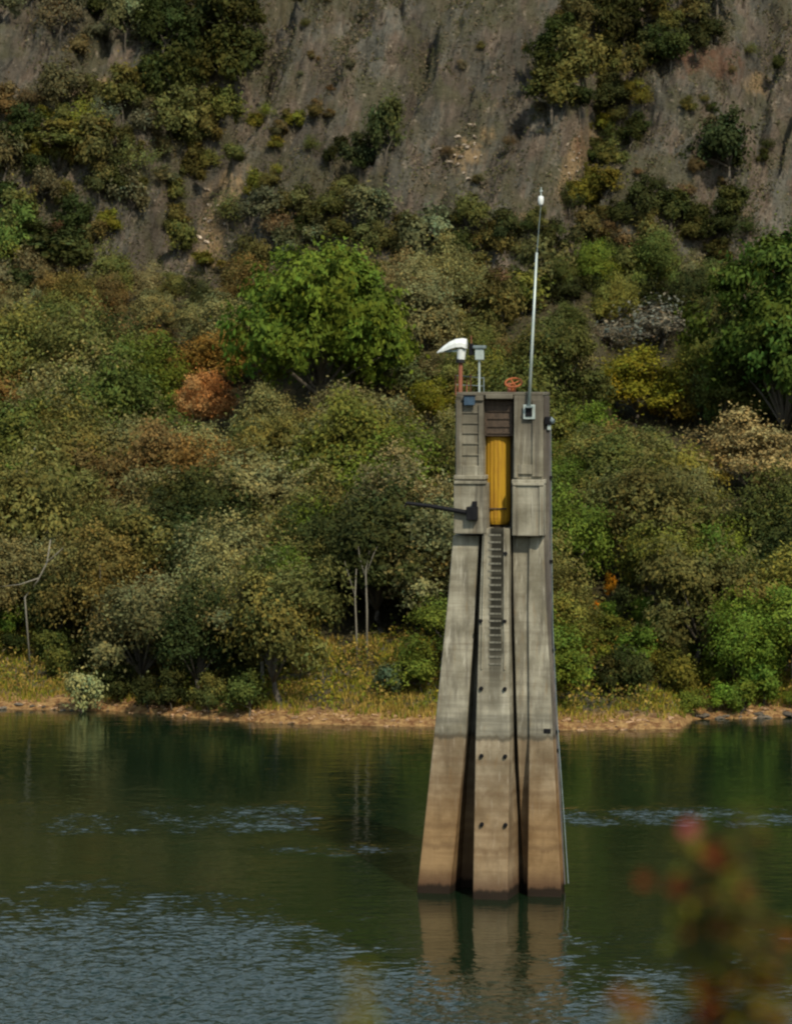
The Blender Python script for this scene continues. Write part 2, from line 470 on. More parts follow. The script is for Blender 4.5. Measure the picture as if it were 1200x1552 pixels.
# ------------------------------------------------------------------ setting: hillside, near bank, lake
xs = np.concatenate([np.linspace(-420, -60, 40)[:-1], np.arange(-60, -38, 0.8), np.arange(-38, 38, 0.2), np.arange(38, 60, 0.8), np.linspace(60, 420, 40)])
ys = np.concatenate([np.arange(150, 169, 1.5), np.arange(169, 186, 0.35), np.arange(186, 255, 0.7), np.arange(255, 294, 0.15), np.arange(296, 330, 0.8), np.linspace(330, 1100, 70)])
X, Y = np.meshgrid(xs, ys)
Z = terrain(X, Y)
M_ROCK = rock_mat()
hill_me = grid_mesh('hillside', X, Y, Z, M_ROCK)
pxs, pys = to_px(X, Y, Z)
pxs = pxs.ravel(); pys = pys.ravel()
wob = (fbm(pxs / 26, pys / 26, 71, 4) - 0.5)
def blotch(cx, cy, rx, ry, lean=0.0):
    dx = (pxs - cx + lean * (pys - cy)) / rx; dy = (pys - cy) / ry
    return np.clip(1.2 - 0.85 * np.sqrt(dx * dx + dy * dy) + 1.6 * wob, 0, 1)
earth = np.zeros((len(pxs), 3))
for b in [(322, 335, 24, 70, 0.3), (320, 360, 22, 40, 0.2), (352, 278, 32, 26, 0), (872, 245, 18, 56, 0.4), (705, 235, 22, 30, 0.4), (735, 205, 12, 14, 0), (148, 135, 55, 16, 0.4), (110, 150, 40, 14, 0), (960, 385, 12, 18, 0),
          (1150, 130, 18, 16, 0), (1120, 325, 22, 6, 0), (785, 330, 20, 8, 0)]:
    earth[:, 0] = np.maximum(earth[:, 0], blotch(*b))
for b in [(1070, 95, 60, 26, 0.3), (880, 215, 10, 22, 0.2)]:
    earth[:, 1] = np.maximum(earth[:, 1], blotch(*b))
tt = (Y - shore(X)).ravel()
earth[:, 2] = np.clip(sstep(6, 14, tt) * (1 - sstep(74, 90, tt)) + 0.0, 0, 1)
fattr(hill_me, 'earth', earth)
hill = tag(link('hillside', hill_me), 'steep bare rocky hillside with slanting eroded streaks above the forest', None, None, 'structure')

# near bank under the camera
xs2 = np.concatenate([np.linspace(-420, -30, 20), np.linspace(-28, 28, 57), np.linspace(30, 420, 20)])
ys2 = np.concatenate([np.linspace(-300, -12, 20), np.linspace(-10, 70, 81)])
X2, Y2 = np.meshgrid(xs2, ys2)
Z2 = np.interp(Y2, [-300, -40, -2, 3, 7, 62, 75], [48, 26, 19.6, 19.2, 18.6, 0, -5]) + 0.35 * (fbm(X2 / 3, Y2 / 3, 81) - 0.5) - 0.02 * np.maximum(np.abs(X2) - 60, 0) * 0
def near_soil():
    m, nt, bs, o = new_mat('near_soil')
    geo = N(nt, 'ShaderNodeNewGeometry')
    n = noise(nt, geo.outputs['Position'], 2.0, 6, 0.7)
    lk(nt, mixc(nt, ramp(nt, n, 0.35, 0.65), (0.06, 0.05, 0.02), (0.16, 0.12, 0.05)), bs.inputs['Base Color'])
    setin(bs, 'Roughness', 0.95); bump(nt, bs, n, 0.8, 0.1)
    return m
bank = tag(link('near_bank', grid_mesh('near_bank', X2, Y2, Z2, near_soil())), None, None, None, 'structure')
def near_z(x, y):
    return float(np.interp(y, [-300, -40, -2, 3, 7, 62, 75], [48, 26, 19.6, 19.2, 18.6, 0, -5]) + 0.35 * (fbm(np.array([x / 3]), np.array([y / 3]), 81)[0] - 0.5))

# lake
xs3 = np.concatenate([np.linspace(-420, -40, 20)[:-1], np.arange(-40, -22, 0.5), np.arange(-22, 22, 0.105), np.arange(22, 40.1, 0.5), np.linspace(41, 420, 20)])
ys3 = np.concatenate([np.linspace(50, 90, 13)[:-1], np.arange(90, 117, 0.09), np.arange(117, 150, 0.14), np.arange(150, 200, 1.0)])
X3, Y3 = np.meshgrid(xs3, ys3)
lx, ly = to_px(X3, Y3, X3 * 0)
n1 = fbm(X3 / 5.0, Y3 / 7.0, 91, 4) - 0.5
n2 = fbm(X3 / 1.2, Y3 / 2.2, 95, 3) - 0.5
edge = np.interp(lx, [-200, 0, 300, 500, 640, 760, 860, 960, 1100, 1400], [1345, 1345, 1375, 1420, 1440, 1465, 1445, 1440, 1440, 1440])
wind = 1.0 * sstep(-40, 125, ly - edge + 120 * n1 + 110 * n2)
def band(x0, x1, yc, hw, amp):
    return amp * sstep(x0 - 60, x0 + 60, lx) * (1 - sstep(x1 - 60, x1 + 60, lx)) * np.exp(-((ly - yc + 14 * n1) / hw) ** 4) * np.clip(0.75 + 1.6 * n2 + 0.9 * n1, 0, 1.3)
wind = np.maximum(wind, band(850, 1500, 1238, 15, 1.0))
wind = np.maximum(wind, band(70, 480, 1243, 22, 0.7))
wind = np.maximum(wind, band(380, 640, 1288, 9, 0.45))
wind = np.maximum(wind, band(-200, 300, 1222, 12, 0.20))
wind = np.clip(wind, 0, 1)
wx = X3 + 0.35 * (fbm(X3 / 2.2, Y3 / 2.2, 151, 2) - 0.5); wy = Y3 + 0.5 * (fbm(X3 / 1.8, Y3 / 1.8, 153, 2) - 0.5)
wave = 0.052 * (vnoise(wx / 0.33, wy / 0.26, 155) - 0.5) + 0.042 * (vnoise(wx / 0.21 + wy * 0.3, wy / 0.19, 156) - 0.5) + 0.05 * (vnoise(wx / 1.2, wy / 0.9, 157) - 0.5)
lake_me = grid_mesh('lake', X3, Y3, WAVE * wind * wave * (1 - sstep(20, 21.9, np.abs(X3))), water_mat())
fattr(lake_me, 'wind', np.repeat(np.clip(wind, 0, 1).ravel()[:, None], 3, 1))
lake = tag(link('lake', lake_me), 'dark green reservoir water with bands of pale wind ripples', None, None, 'structure')

# ------------------------------------------------------------------ tower
TH = math.radians(10)
TX, TY = 142 / F * 118.8, 118.8
tower = link('intake_tower', None, None, (TX, TY, 0))
tower.rotation_euler = (0, 0, -TH)
tag(tower, 'tall grey concrete intake tower with flared buttresses standing in the lake', 'tower')
S = F / 118.8
ct, st = math.cos(TH), math.sin(TH)
def lx_(px, q):                     # local x of photo column px on a face q metres forward of the axis
    return ((px - 742) / S * (1 + 0) + q * st) / ct
def lz_(py, q=1.0):
    return CAMZ - (py - 560) * (118.8 - q) / F
def ring(z, fl, fr, qf, br, bl, qb):
    """plan corners: front-left column, front-right column at qf; back-right, back-left columns at qb"""
    return [(lx_(fl, qf), -qf, z), (lx_(fr, qf), -qf, z), (lx_(br, qb), -qb, z), (lx_(bl, qb), -qb, z)]
M_CON = concrete_mat('concrete')
M_CON_D = concrete_mat('stained_concrete', 0.75)
M_PANEL = concrete_mat('panel_concrete', 0.8)
M_CON_X = concrete_mat('dark_concrete', 0.95, darken=0.75)
M_CEN = concrete_mat('ladder_concrete', 0.35, ladder=lx_(748, 1.9))
M_RUNG = plain_mat('rung_concrete', (0.21, 0.20, 0.16), (0.10, 0.095, 0.075), 0.9)
M_RUST = plain_mat('dark_rust', (0.055, 0.04, 0.03), (0.10, 0.07, 0.05), 0.85)
M_YEL = plain_mat('yellow_paint', (0.43, 0.245, 0.014), (0.30, 0.15, 0.014), 0.75, sc=(1, 1, 0.12), scale=6)
M_BLACK = plain_mat('black_metal', (0.008, 0.008, 0.010), (0.014, 0.014, 0.016), 0.6, spec=0.12)
M_WHITE = plain_mat('white_enamel', (0.78, 0.80, 0.80), (0.60, 0.64, 0.64), 0.4)
M_GALV = plain_mat('galvanised_steel', (0.46, 0.52, 0.50), (0.34, 0.40, 0.38), 0.45, 0.3)
M_GREY = plain_mat('grey_steel', (0.20, 0.25, 0.26), (0.13, 0.16, 0.17), 0.5, 0.2)
M_RED = plain_mat('red_oxide', (0.30, 0.10, 0.06), (0.20, 0.08, 0.05), 0.8)
M_ORANGE = plain_mat('orange_paint', (0.36, 0.10, 0.03), (0.22, 0.07, 0.03), 0.75)
M_BLUE = plain_mat('dark_blue_paint', (0.05, 0.09, 0.14), (0.03, 0.05, 0.08), 0.5)
M_PIPE = plain_mat('dark_pipe', (0.07, 0.065, 0.07), (0.13, 0.11, 0.10), 0.7)

zb = -4.0
zt = lz_(599)
# core
mb = MB()
mb.loft([ring(zb, 692, 836, 1.0, 843, 700, -1.9), ring(0, 692, 834, 0.9, 843, 700, -1.9), ring(6.3, 690, 826, 0.6, 836, 698, -1.7), ring(14.3, 690, 818, -0.3, 829, 697, -1.2), ring(zt - 0.16, 690, 820, -0.3, 831, 697, -1.1)])
mb.build('core_wall', M_CON_D, tower, bevel=0.03)
# left buttress
mb = MB()
mb.loft([ring(zb, 622, 676, 2.9, 697, 642, 0.9), ring(0, 631, 680, 2.5, 700, 646, 0.7), ring(6.3, 657, 705, 1.75, 716, 668, 0.3), ring(11.7, 678, 720.5, 1.0, 727, 688, -0.3), ring(14.3, 686, 726, 0.75, 731, 692, -0.6)])
mb.build('buttress', M_CON, tower, bevel=0.05)
# centre buttress with ladder
mb = MB()
mb.loft([ring(zb, 711, 766, 3.9, 790, 727, 1.5), ring(0, 713.5, 764.5, 3.5, 789.5, 728, 1.2), ring(6.3, 718.5, 769, 2.3, 782, 732, 0.6), ring(11.7, 725, 768.5, 1.5, 776, 735, 0.2), ring(14.62, 730, 771, 1.1, 777, 737, -0.1)])
mb.build('buttress', M_CEN, tower, bevel=0.05)
# right buttress: broad outer pier and a set-back inner rib
mb = MB()
mb.loft([ring(zb, 793, 850, 2.9, 860, 805, -1.6), ring(0, 795.5, 846, 2.5, 854.5, 807, -1.6), ring(6.3, 799, 834, 1.75, 842, 808, -1.5), ring(11.7, 798, 824.5, 1.0, 833, 807, -1.0), ring(14.3, 800, 821.5, 0.72, 829, 808, -0.9)])
mb.build('buttress', M_CON, tower, bevel=0.05)
mb = MB()
mb.loft([ring(zb, 794, 803, 1.3, 806, 796, -0.4), ring(0, 792.5, 803, 1.3, 806, 794, -0.4), ring(6.3, 781.5, 804, 1.55, 806, 791, -0.4), ring(11.7, 776.5, 802, 0.85, 806, 787, -0.4), ring(14.3, 775.5, 802, 0.55, 806, 785, -0.4)])
mb.build('inner_rib', M_CON, tower, bevel=0.04)
# projecting head: panels, ledges, housings
def hd(px0, px1, py0, py1, q0, q1, name, mat, bevel=0.03, inset=0):
    mb = MB()
    za, zc = lz_(py1, q1), lz_(py0, q1)
    xa, xb = lx_(px0, q1), lx_(px1, q1)
    mb.box(xa, xb, -q1, -q0, za, zc)
    return mb.build(name, mat, tower, bevel=bevel)
hd(690, 731.5, 599, 722, -0.2, 0.85, 'upper_panel', M_PANEL)
hd(776.5, 820, 599, 726, -0.2, 0.85, 'upper_panel', M_PANEL)
mb = MB()
mb.loft([ring(zb, 848, 856, 2.0, 862, 846, -1.6), ring(0, 844.5, 852.5, 1.7, 857, 842, -1.5), ring(6.3, 831, 839.5, 1.2, 843, 829, -1.3), ring(11.7, 822, 831, 0.72, 834, 820, -1.0), ring(lz_(812), 821, 830, 0.6, 833, 818, -1.0), ring(lz_(600), 821.5, 830.5, 0.6, 833, 818, -1.0)])
mb.build('corner_pier', M_CON_X, tower, bevel=0.03)
# frame ribs standing proud on the upper panels
for a, b, c, d in ((690.5, 699, 600, 721), (724, 731, 612, 721), (690.5, 731, 599.5, 607), (699.5, 723.5, 706, 721), (777, 782.5, 600, 724), (804, 819.5, 606, 722), (783, 803.5, 704, 718)):
    hd(a, b, c, d, 0.84, 0.95, 'panel_rib', M_PANEL, 0.015)
for k, yy in enumerate((624, 640, 655, 671, 688)):
    hd(699.5, 723.5, yy, yy + 2.2, 0.84, 0.90, 'panel_batten', M_PANEL, 0.0)
hd(686.5, 734, 720.5, 727, -0.15, 1.12, 'ledge', M_CON)
hd(773, 822.5, 726.5, 733, -0.15, 1.12, 'ledge', M_CON)
for a, b, c, d, tl in ((686.5, 735.5, 732.5, 809.5, 0), (773.5, 821, 734.5, 812, 0)):
    o = hd(a, b, c, d, 0.0, 1.22, 'housing', M_PANEL, 0.03)
# rims of the housings: raised top edge
hd(687, 735, 729, 733.5, 0.9, 1.30, 'housing_rim', M_CON, 0.015)
hd(774, 820.5, 731.5, 735.5, 0.9, 1.30, 'housing_rim', M_CON, 0.015)
hd(774.5, 779, 737, 811, 1.2, 1.27, 'housing_rim', M_CON, 0.01)
hd(814, 820.5, 737, 811, 1.2, 1.27, 'housing_rim', M_CON, 0.01)
# recess between the panels: dark hoist plate, roof slab, yellow gate tube
hd(733.5, 775, 605, 661, -0.1, 0.55, 'hoist_plate', M_RUST, 0.02)
for yy in (612, 622, 633, 645, 655):
    hd(738, 771, yy, yy + 2, 0.54, 0.60, 'plate_stiffener', M_RUST, 0)
hd(734, 774.5, 597.5, 604.5, -1.0, 1.02, 'roof_slab', M_CON, 0.03)
mb = MB(); mb.box(lx_(691, 0.8), lx_(830, -1.0) + 0.1, -0.86, 1.0, zt, zt + 0.12)
mb.build('roof_slab', M_CON_D, tower, bevel=0.02)
mb = MB()
xc, qc, rr = lx_(754, 0.05), 0.05, 0.49
rings = []
zz0, zz1 = lz_(795, 0.8), lz_(662, 0.8)
prof = [(zz0 - 0.02, rr * 0.8), (zz0 + 0.10, rr * 0.93), (zz0 + 0.25, rr), (zz1, rr)]
n = 72
for z, r in prof:
    rings.append([(xc + r * (1 + 0.05 * (k % 4 < 2)) * math.cos(2 * math.pi * k / n), -qc + 0.7 * r * (1 + 0.05 * (k % 4 < 2)) * math.sin(2 * math.pi * k / n), z) for k in range(n)])
mb.loft(rings)
mb.build('gate_tube', M_YEL, tower)
mb = MB(); mb.tube([(xc, -qc, zz0 - 0.4), (xc, -qc, zz0)], 0.2, 16); mb.build('gate_stem', M_RUST, tower)
mb = MB(); mb.box(xc - 0.40, xc + 0.40, -qc - 0.39, -qc - 0.25, zz0 + 0.60, zz0 + 0.65); mb.build('gate_band', M_RUST, tower)
# ladder rungs and side rails on the centre buttress
def qcen(z):
    return float(np.interp(z, [0, 6.3, 11.7, 14.62], [3.5, 2.3, 1.5, 1.1]))
rung_me = None
for k in range(19):
    z = 14.35 - k * 0.285
    q = qcen(z)
    if rung_me is None:
        mb = MB(); mb.box(-0.25, 0.25, -0.03, 0.03, -0.038, 0.038); rung_me = mb.mesh('rung', M_RUNG)
    link('rung', rung_me, tower, (lx_(748, q), -q, z))
mb = MB()
mb.tube([(lx_(733.5, qcen(14.5)), -qcen(14.5) - 0.03, 14.66), (lx_(728, qcen(9)), -qcen(9) - 0.03, 9.0)], 0.035, 6); mb.build('ladder_rail', M_CON, tower)
mb = MB()
mb.tube([(lx_(762.5, qcen(14.5)), -qcen(14.5) - 0.03, 14.66), (lx_(762, qcen(9)), -qcen(9) - 0.03, 9.0)], 0.035, 6); mb.build('ladder_rail', M_CON, tower)
bolt_me = None
for yy in (839, 942, 1045, 1148, 1253):
    for pxc in ((727.5, 762.5) if yy > 900 else (764,)):
        z = lz_(yy, 2.3); q = qcen(z); z = lz_(yy, q)
        if bolt_me is None:
            mb = MB(); mb.tube([(0, 0.05, 0), (0, -0.09, 0)], 0.085, 10); mb.tube([(0, -0.07, 0), (0, -0.15, 0)], 0.045, 8); bolt_me = mb.mesh('bolt', M_BLACK)
        link('bolt', bolt_me, tower, (lx_(pxc, q), -q, z))
# formwork joints: thin proud bands across the piers
for (z, segs) in ((12.85, ((681.5, 722.5, 0.88), (799.5, 823.5, 0.86))),):
    for a, b, q in segs:
        mb = MB(); mb.box(lx_(a, q) + 0.03, lx_(b, q) - 0.03, -q - 0.01, -q + 0.3, z - 0.018, z + 0.018); mb.build('joint_band', M_CON_D, tower)
# fittings on the right side
def qright(z):
    return float(np.interp(z, [0, 6.3, 11.7, 14.3], [2.5, 1.75, 1.0, 0.72]))
pts = [(lx_(np.interp(z, [0, 6.3, 11.7, 14.3, 19.5], [851.5, 839, 830.5, 828.5, 828]), 0.2 if z > 7 else 0.6), -(0.2 if z > 7 else 0.6), z) for z in (0.2, 3, 6.3, 9, 11.7, 14.3, 17, 18.9)]
mb = MB(); mb.tube([(p[0] + 0.06, p[1], p[2]) for p in pts], 0.075, 8); mb.build('drain_pipe', M_PIPE, tower)
for yy in (723, 850, 985, 1107, 1135):
    z = lz_(yy, 0.3); xx = np.interp(z, [p[2] for p in pts], [p[0] for p in pts])
    q = 0.2 if z > 7 else 0.6
    mb = MB(); mb.box(xx - 0.1, xx + 0.2, -q - 0.12, -q + 0.12, z - 0.05, z + 0.06); mb.build('pipe_clamp', M_BLACK, tower, bevel=0.01)
mb = MB(); q = qright(lz_(1107, 1.8)); mb.box(lx_(821, q), lx_(831, q), -q - 0.05, -q + 0.1, lz_(1111, q), lz_(1104.5, q)); mb.build('outlet_hole', M_BLACK, tower)
# vent with white frame where the mast is fixed
hd(790.5, 808, 613, 635, 0.94, 1.0, 'mast_bracket', M_GALV, 0.01)
hd(793.5, 803.5, 617.5, 631, 0.99, 1.04, 'vent_dark', M_BLACK, 0.005)  # black slab stands in for the dark inside the vent hole

# things carried by the tower -------------------------------------------------
def tloc(px, py, q):
    """world point of a photo position on the plane q forward of the tower axis"""
    x, y, z = lx_(px, q), -q, lz_(py, q)
    return Vector((TX + x * ct + y * st, TY - x * st + y * ct, z))
def tthing(name, px, py, q, label, cat):
    e = link(name, None, None, tloc(px, py, q)); e.rotation_euler = (0, 0, -TH)
    return tag(e, label, cat)
# antenna mast
base = tloc(798.5, 633, 1.08)
e = tthing('antenna_mast', 798.5, 633, 1.08, 'tall thin pale antenna mast rising from the right side of the tower top', 'antenna')
def rel(px, py): 
    p = tloc(px, py, 1.08) - base
    x = p.x * ct - p.y * st; y = p.x * st + p.y * ct
    return Vector((x, y, p.z))
mb = MB(); mb.tube([rel(798.8, 617), rel(803.5, 520), rel(809.8, 384)], [0.066, 0.058, 0.046], 10); mb.build('mast', M_GALV, e, smooth=True)
mb = MB(); mb.tube([rel(809.8, 388), rel(813, 345), rel(815.8, 314)], [0.022, 0.016, 0.014], 6); mb.build('whip', M_GREY, e)
mb = MB(); mb.tube([rel(815.6, 314), rel(815.7, 311), rel(815.8, 306), rel(816, 300), rel(816.1, 299)], [0.05, 0.10, 0.115, 0.10, 0.05], 12); mb.build('insulator', M_WHITE, e, smooth=True)
mb = MB(); mb.tube([rel(816, 299), rel(816.2, 286)], [0.028, 0.02], 8); mb.tube([rel(816.1, 293), rel(816.15, 290.5)], 0.06, 10); mb.build('tip', M_GALV, e)
mb = MB(); mb.box(-0.14, 0.16, -0.12, 0.12, 0.40, 0.47); mb.build('clamp', M_GREY, e, bevel=0.01)
# white hooded lamp on a rusty post
e = tthing('hooded_lamp', 697, 597, 0.3, 'white hooded lamp on a short rusty post on the left of the tower top', 'lamp')
u = 1 / S
mb = MB(); mb.tube([(0, 0, -0.1), (0.02, 0, 48 * u)], 0.085, 8); mb.build('post', M_RED, e)
mb = MB(); mb.tube([(0, 0, 47 * u), (0.0, 0, 53 * u)], [0.2, 0.14], 12); mb.build('collar', M_BLACK, e)
mb = MB(); mb.tube([(0.03, 0, 52 * u), (0.05, 0, 68 * u)], [0.16, 0.20], 12); mb.build('lamp_housing', M_WHITE, e, bevel=0.01)
mb = MB()
sec = []
for t, cxp, top, bot, w in ((0, 10, 83, 68, 0.24), (0.2, 4, 84, 70.5, 0.27), (0.4, -6, 83, 70, 0.27), (0.6, -16, 78.5, 67, 0.25), (0.8, -26, 71.5, 63.5, 0.2), (1.0, -35, 63.5, 61.5, 0.1)):
    xx = cxp * u
    sec.append([(xx, -w, bot * u), (xx, -w, (top * 0.5 + bot * 0.5) * u), (xx, -w * 0.55, top * u), (xx, w * 0.55, top * u), (xx, w, (top * 0.5 + bot * 0.5) * u), (xx, w, bot * u)])
mb.loft(sec); mb.build('lamp_hood', M_WHITE, e, bevel=0.012)
mb = MB(); mb.box(-22 * u, -2 * u, -0.14, 0.14, 63.5 * u, 66.5 * u); mb.build('lens', M_GREY, e)
# instrument box on thin grey pole
e = tthing('instrument_pole', 725.5, 597, 0.4, 'small grey instrument box on a thin pole beside the white hooded lamp', 'instrument')
mb = MB(); mb.tube([(0, 0, -0.05), (0, 0, 52 * u)], 0.045, 8); mb.build('pole', M_GALV, e)
mb = MB(); mb.box(-6 * u, 7 * u, -0.14, 0.14, 51 * u, 68 * u); mb.build('box', M_GALV, e, bevel=0.03)
mb = MB(); mb.box(-9 * u, 10 * u, -0.2, 0.2, 68 * u, 73 * u); mb.build('box_hood', M_GREY, e, bevel=0.03)
mb = MB(); mb.box(-16 * u, -9 * u, -0.09, 0.09, 58 * u, 76 * u); mb.build('side_unit', M_BLACK, e, bevel=0.02)
mb = MB(); mb.tube([(-12 * u, 0, 76 * u), (-12.5 * u, 0, 88 * u)], 0.02, 6); mb.build('aerial', M_RED, e)
# rusty railing
e = tthing('rusty_railing', 672, 597, -0.3, 'thin rusty railing posts standing at the left corner of the tower top', 'railing')
for a in (19, 36, 42):
    mb = MB(); mb.tube([(a * u, 0, -0.05), (a * u, 0, (30 if a != 36 else 22) * u)], 0.03, 6); mb.build('post', M_RED, e)
mb = MB(); mb.tube([(19 * u, 0, 28 * u), (62 * u, 0, 24 * u)], 0.02, 6); mb.build('rail', M_GREY, e)
mb = MB(); mb.tube([(19 * u, 0, 14 * u), (62 * u, 0, 12 * u)], 0.018, 6); mb.build('rail', M_GREY, e)
mb = MB(); mb.tube([(62 * u, 0, -0.05), (62 * u, 0, 26 * u)], 0.025, 6); mb.build('post', M_GREY, e)
# orange hand wheel hoist
e = tthing('valve_wheel', 777, 597, 0.3, 'orange valve wheel with its stand on the tower roof beside the antenna', 'valve')
mb = MB(); mb.tube([(0, 0, -0.05), (0, 0, 14 * u)], [0.11, 0.06], 8); mb.build('stand', M_ORANGE, e)
mb = MB(); R_ = 0.33
for k in range(20):
    a, b = 2 * math.pi * k / 20, 2 * math.pi * (k + 1) / 20
    mb.tube([(R_ * math.cos(a), R_ * math.sin(a) * 0.75, 17 * u + 0.18 * math.sin(a) ), (R_ * math.cos(b), R_ * math.sin(b) * 0.75, 17 * u + 0.18 * math.sin(b))], 0.042, 6)
mb.build('wheel_rim', M_ORANGE, e)
for k in range(4):
    a = math.pi * k / 2 + 0.5
    mb = MB(); mb.tube([(0, 0, 16 * u), (R_ * math.cos(a), R_ * math.sin(a) * 0.75, 17 * u + 0.18 * math.sin(a))], 0.03, 6); mb.build('spoke', M_ORANGE, e)
mb = MB(); mb.box(-9 * u, -4 * u, -0.1, 0.1, 0, 17 * u); mb.build('gearbox', M_RED, e, bevel=0.02)
# boom arm
e = tthing('boom_arm', 715, 777, 1.22, 'black boom arm and box reaching left from the lower left housing of the tower', 'boom')
mb = MB(); mb.box(-8 * u, 8.5 * u, -0.30, 0.0, -11 * u, 9 * u); mb.build('box', M_BLACK, e, bevel=0.02)
mb = MB(); mb.box(0, 7 * u, -0.2, 0.0, 9 * u, 17 * u); mb.build('bracket', M_BLACK, e, bevel=0.02)
mb = MB(); mb.tube([(-7 * u, -0.15, 0), (-60 * u, -0.15, 9 * u), (-100 * u, -0.15, 13.5 * u)], [0.10, 0.085, 0.07], 8); mb.build('arm', M_BLACK, e)
mb = MB(); mb.tube([(-99 * u, -0.15, 14 * u), (-103 * u, -0.15, 8 * u)], 0.04, 6); mb.build('hook', M_BLACK, e)
# blue box on left panel, dark fitting at right corner
e = tthing('junction_box', 711, 606, 0.97, 'small dark blue junction box high on the left panel of the tower', 'junction box')
mb = MB(); mb.box(-8 * u, 8 * u, -0.16, 0, -8 * u, 6 * u); mb.build('box', M_BLUE, e, bevel=0.02)
mb = MB(); mb.box(-9 * u, 9 * u, -0.2, 0, 6 * u, 7.5 * u); mb.build('box_lid', M_BLACK, e)
e = tthing('wall_lamp', 829, 637, 0.5, 'dark lamp fitting clamped to the upper right corner of the tower', 'lamp')
mb = MB(); mb.box(-5 * u, 5 * u, -0.28, 0, -6 * u, 6 * u); mb.build('body', M_BLACK, e, bevel=0.03)
mb = MB(); mb.tube([(3 * u, -0.15, 2 * u), (9 * u, -0.25, -2 * u)], [0.12, 0.09], 10); mb.build('lamp_head', M_GREY, e)
mb = MB(); mb.box(-1 * u, 4 * u, -0.2, 0, -14 * u, -6.2 * u); mb.build('bracket', M_GALV, e, bevel=0.01)
# cable from the right corner down into the water
cpts = [tloc(833, 640, 0.1), tloc(834.5, 800, 0.1), tloc(836.5, 950, 0.3), tloc(843, 1100, 0.8), tloc(852, 1250, 1.6), tloc(857, 1340, 2.0)]
mb = MB(); mb.tube(cpts, 0.02, 6)
tag(mb.build('cable', M_GREY), 'pale cable running down the right edge of the tower into the water', 'cable')

# ------------------------------------------------------------------ vegetation meshes
def leaf_quads(P, Nrm, size, aspect=0.55):
    """a diamond-shaped leaf spray at each point"""
    n = len(P)
    r = rng.normal(size=(n, 3))
    t = np.cross(Nrm, r); t /= np.linalg.norm(t, axis=1)[:, None] + 1e-9
    b = np.cross(Nrm, t)
    s = size[:, None]
    V = np.empty((n, 4, 3))
    V[:, 0] = P - t * s
    V[:, 1] = P + b * s * aspect + Nrm * s * 0.15
    V[:, 2] = P + t * s
    V[:, 3] = P - b * s * aspect + Nrm * s * 0.1
    return V.reshape(-1, 3)
def crown_mesh(name, seed, rx=3.4, h=5.0, z0=1.8, lobes=20, clumps=26, leaves=9000, leaf=0.13, spread=0.30, open_=0.0, taper=0.0):
    g = np.random.default_rng(seed)
    # lobes spread through a dome
    d = g.normal(size=(lobes, 3)); d /= np.linalg.norm(d, axis=1)[:, None]
    d[:, 2] = np.abs(d[:, 2]) * 1.25 - 0.42
    rad = g.uniform(0.30, 0.92, lobes)[:, None]
    ang_ = np.arctan2(d[:, 1], d[:, 0]); lop = (1 + 0.22 * np.sin(ang_ + seed) + 0.14 * np.sin(2 * ang_ + seed * 1.7))[:, None]
    C = d * rad * np.array([rx, rx, h * 0.58]) * lop + np.array([0, 0, z0 + h * 0.42])
    if taper: C[:, :2] *= (1 - taper * np.clip((C[:, 2:3] - z0) / h, 0, 1))
    LR = (0.14 + 0.30 * g.random(lobes) ** 1.3) * rx
    lobe_t = g.uniform(0.72, 1.25, lobes); lobe_hue = g.normal(0, 0.09, lobes)
    # clumps on each lobe's outer side
    cd = g.normal(size=(lobes, clumps, 3)); cd[..., 2] += 0.35
    cd /= np.linalg.norm(cd, axis=2)[..., None]
    CC = C[:, None] + cd * LR[:, None, None] * g.uniform(0.75, 1.08, (lobes, clumps, 1)) * np.array([1, 1, 0.85])
    ct_ = lobe_t[:, None] * g.uniform(0.72, 1.25, (lobes, clumps))
    ci = g.integers(0, lobes * clumps, leaves)
    P = CC.reshape(-1, 3)[ci] + g.normal(size=(leaves, 3)) * spread * np.array([1, 1, 0.75]) * np.where(g.random(leaves) < 0.15, 2.4, 1.0)[:, None]
    od = P - np.array([0, 0, z0 + h * 0.35]); od /= np.linalg.norm(od, axis=1)[:, None] + 1e-6
    nr = cd.reshape(-1, 3)[ci] * 0.9 + od * 0.5 + g.normal(size=(leaves, 3)) * 0.55 + np.array([0, 0, 0.25])
    nr /= np.linalg.norm(nr, axis=1)[:, None]
    sz = leaf * g.uniform(0.6, 1.5, leaves)
    tint = ct_.ravel()[ci] * g.uniform(0.85, 1.15, leaves)
    hue = g.normal(0, 0.07, leaves) + (lobe_hue[ci // clumps])
    T = np.stack([tint * (1 + hue), tint, tint * (1 - hue * 0.8)], -1)
    return quads_mesh(name, leaf_quads(P, nr, sz), M_LEAF, T), C
def trunk_mesh(name, seed, C, z0, r0=0.16, mat=None):
    g = random.Random(seed)
    mb = MB()
    top = Vector((g.uniform(-.3, .3), g.uniform(-.3, .3), z0 + 0.6))
    mb.tube([(0, 0, -1.2), (0.03, 0, 0.1), top * 0.55 + Vector((0.1, 0, 0)), top], [r0 * 1.5, r0 * 1.15, r0 * 0.9, r0 * 0.75], 7)
    for c in C[:14]:
        c = Vector(c)
        if c.z < z0 + 1.6 and z0 > 0.3: continue
        mid = top.lerp(c, 0.5) + Vector((g.uniform(-.2, .2), g.uniform(-.2, .2), g.uniform(-.1, .3)))
        mb.tube([top - Vector((0, 0, 0.2)), mid, c], [r0 * 0.55, r0 * 0.35, r0 * 0.12], 5)
    return mb.mesh(name, mat or M_BARK, True)
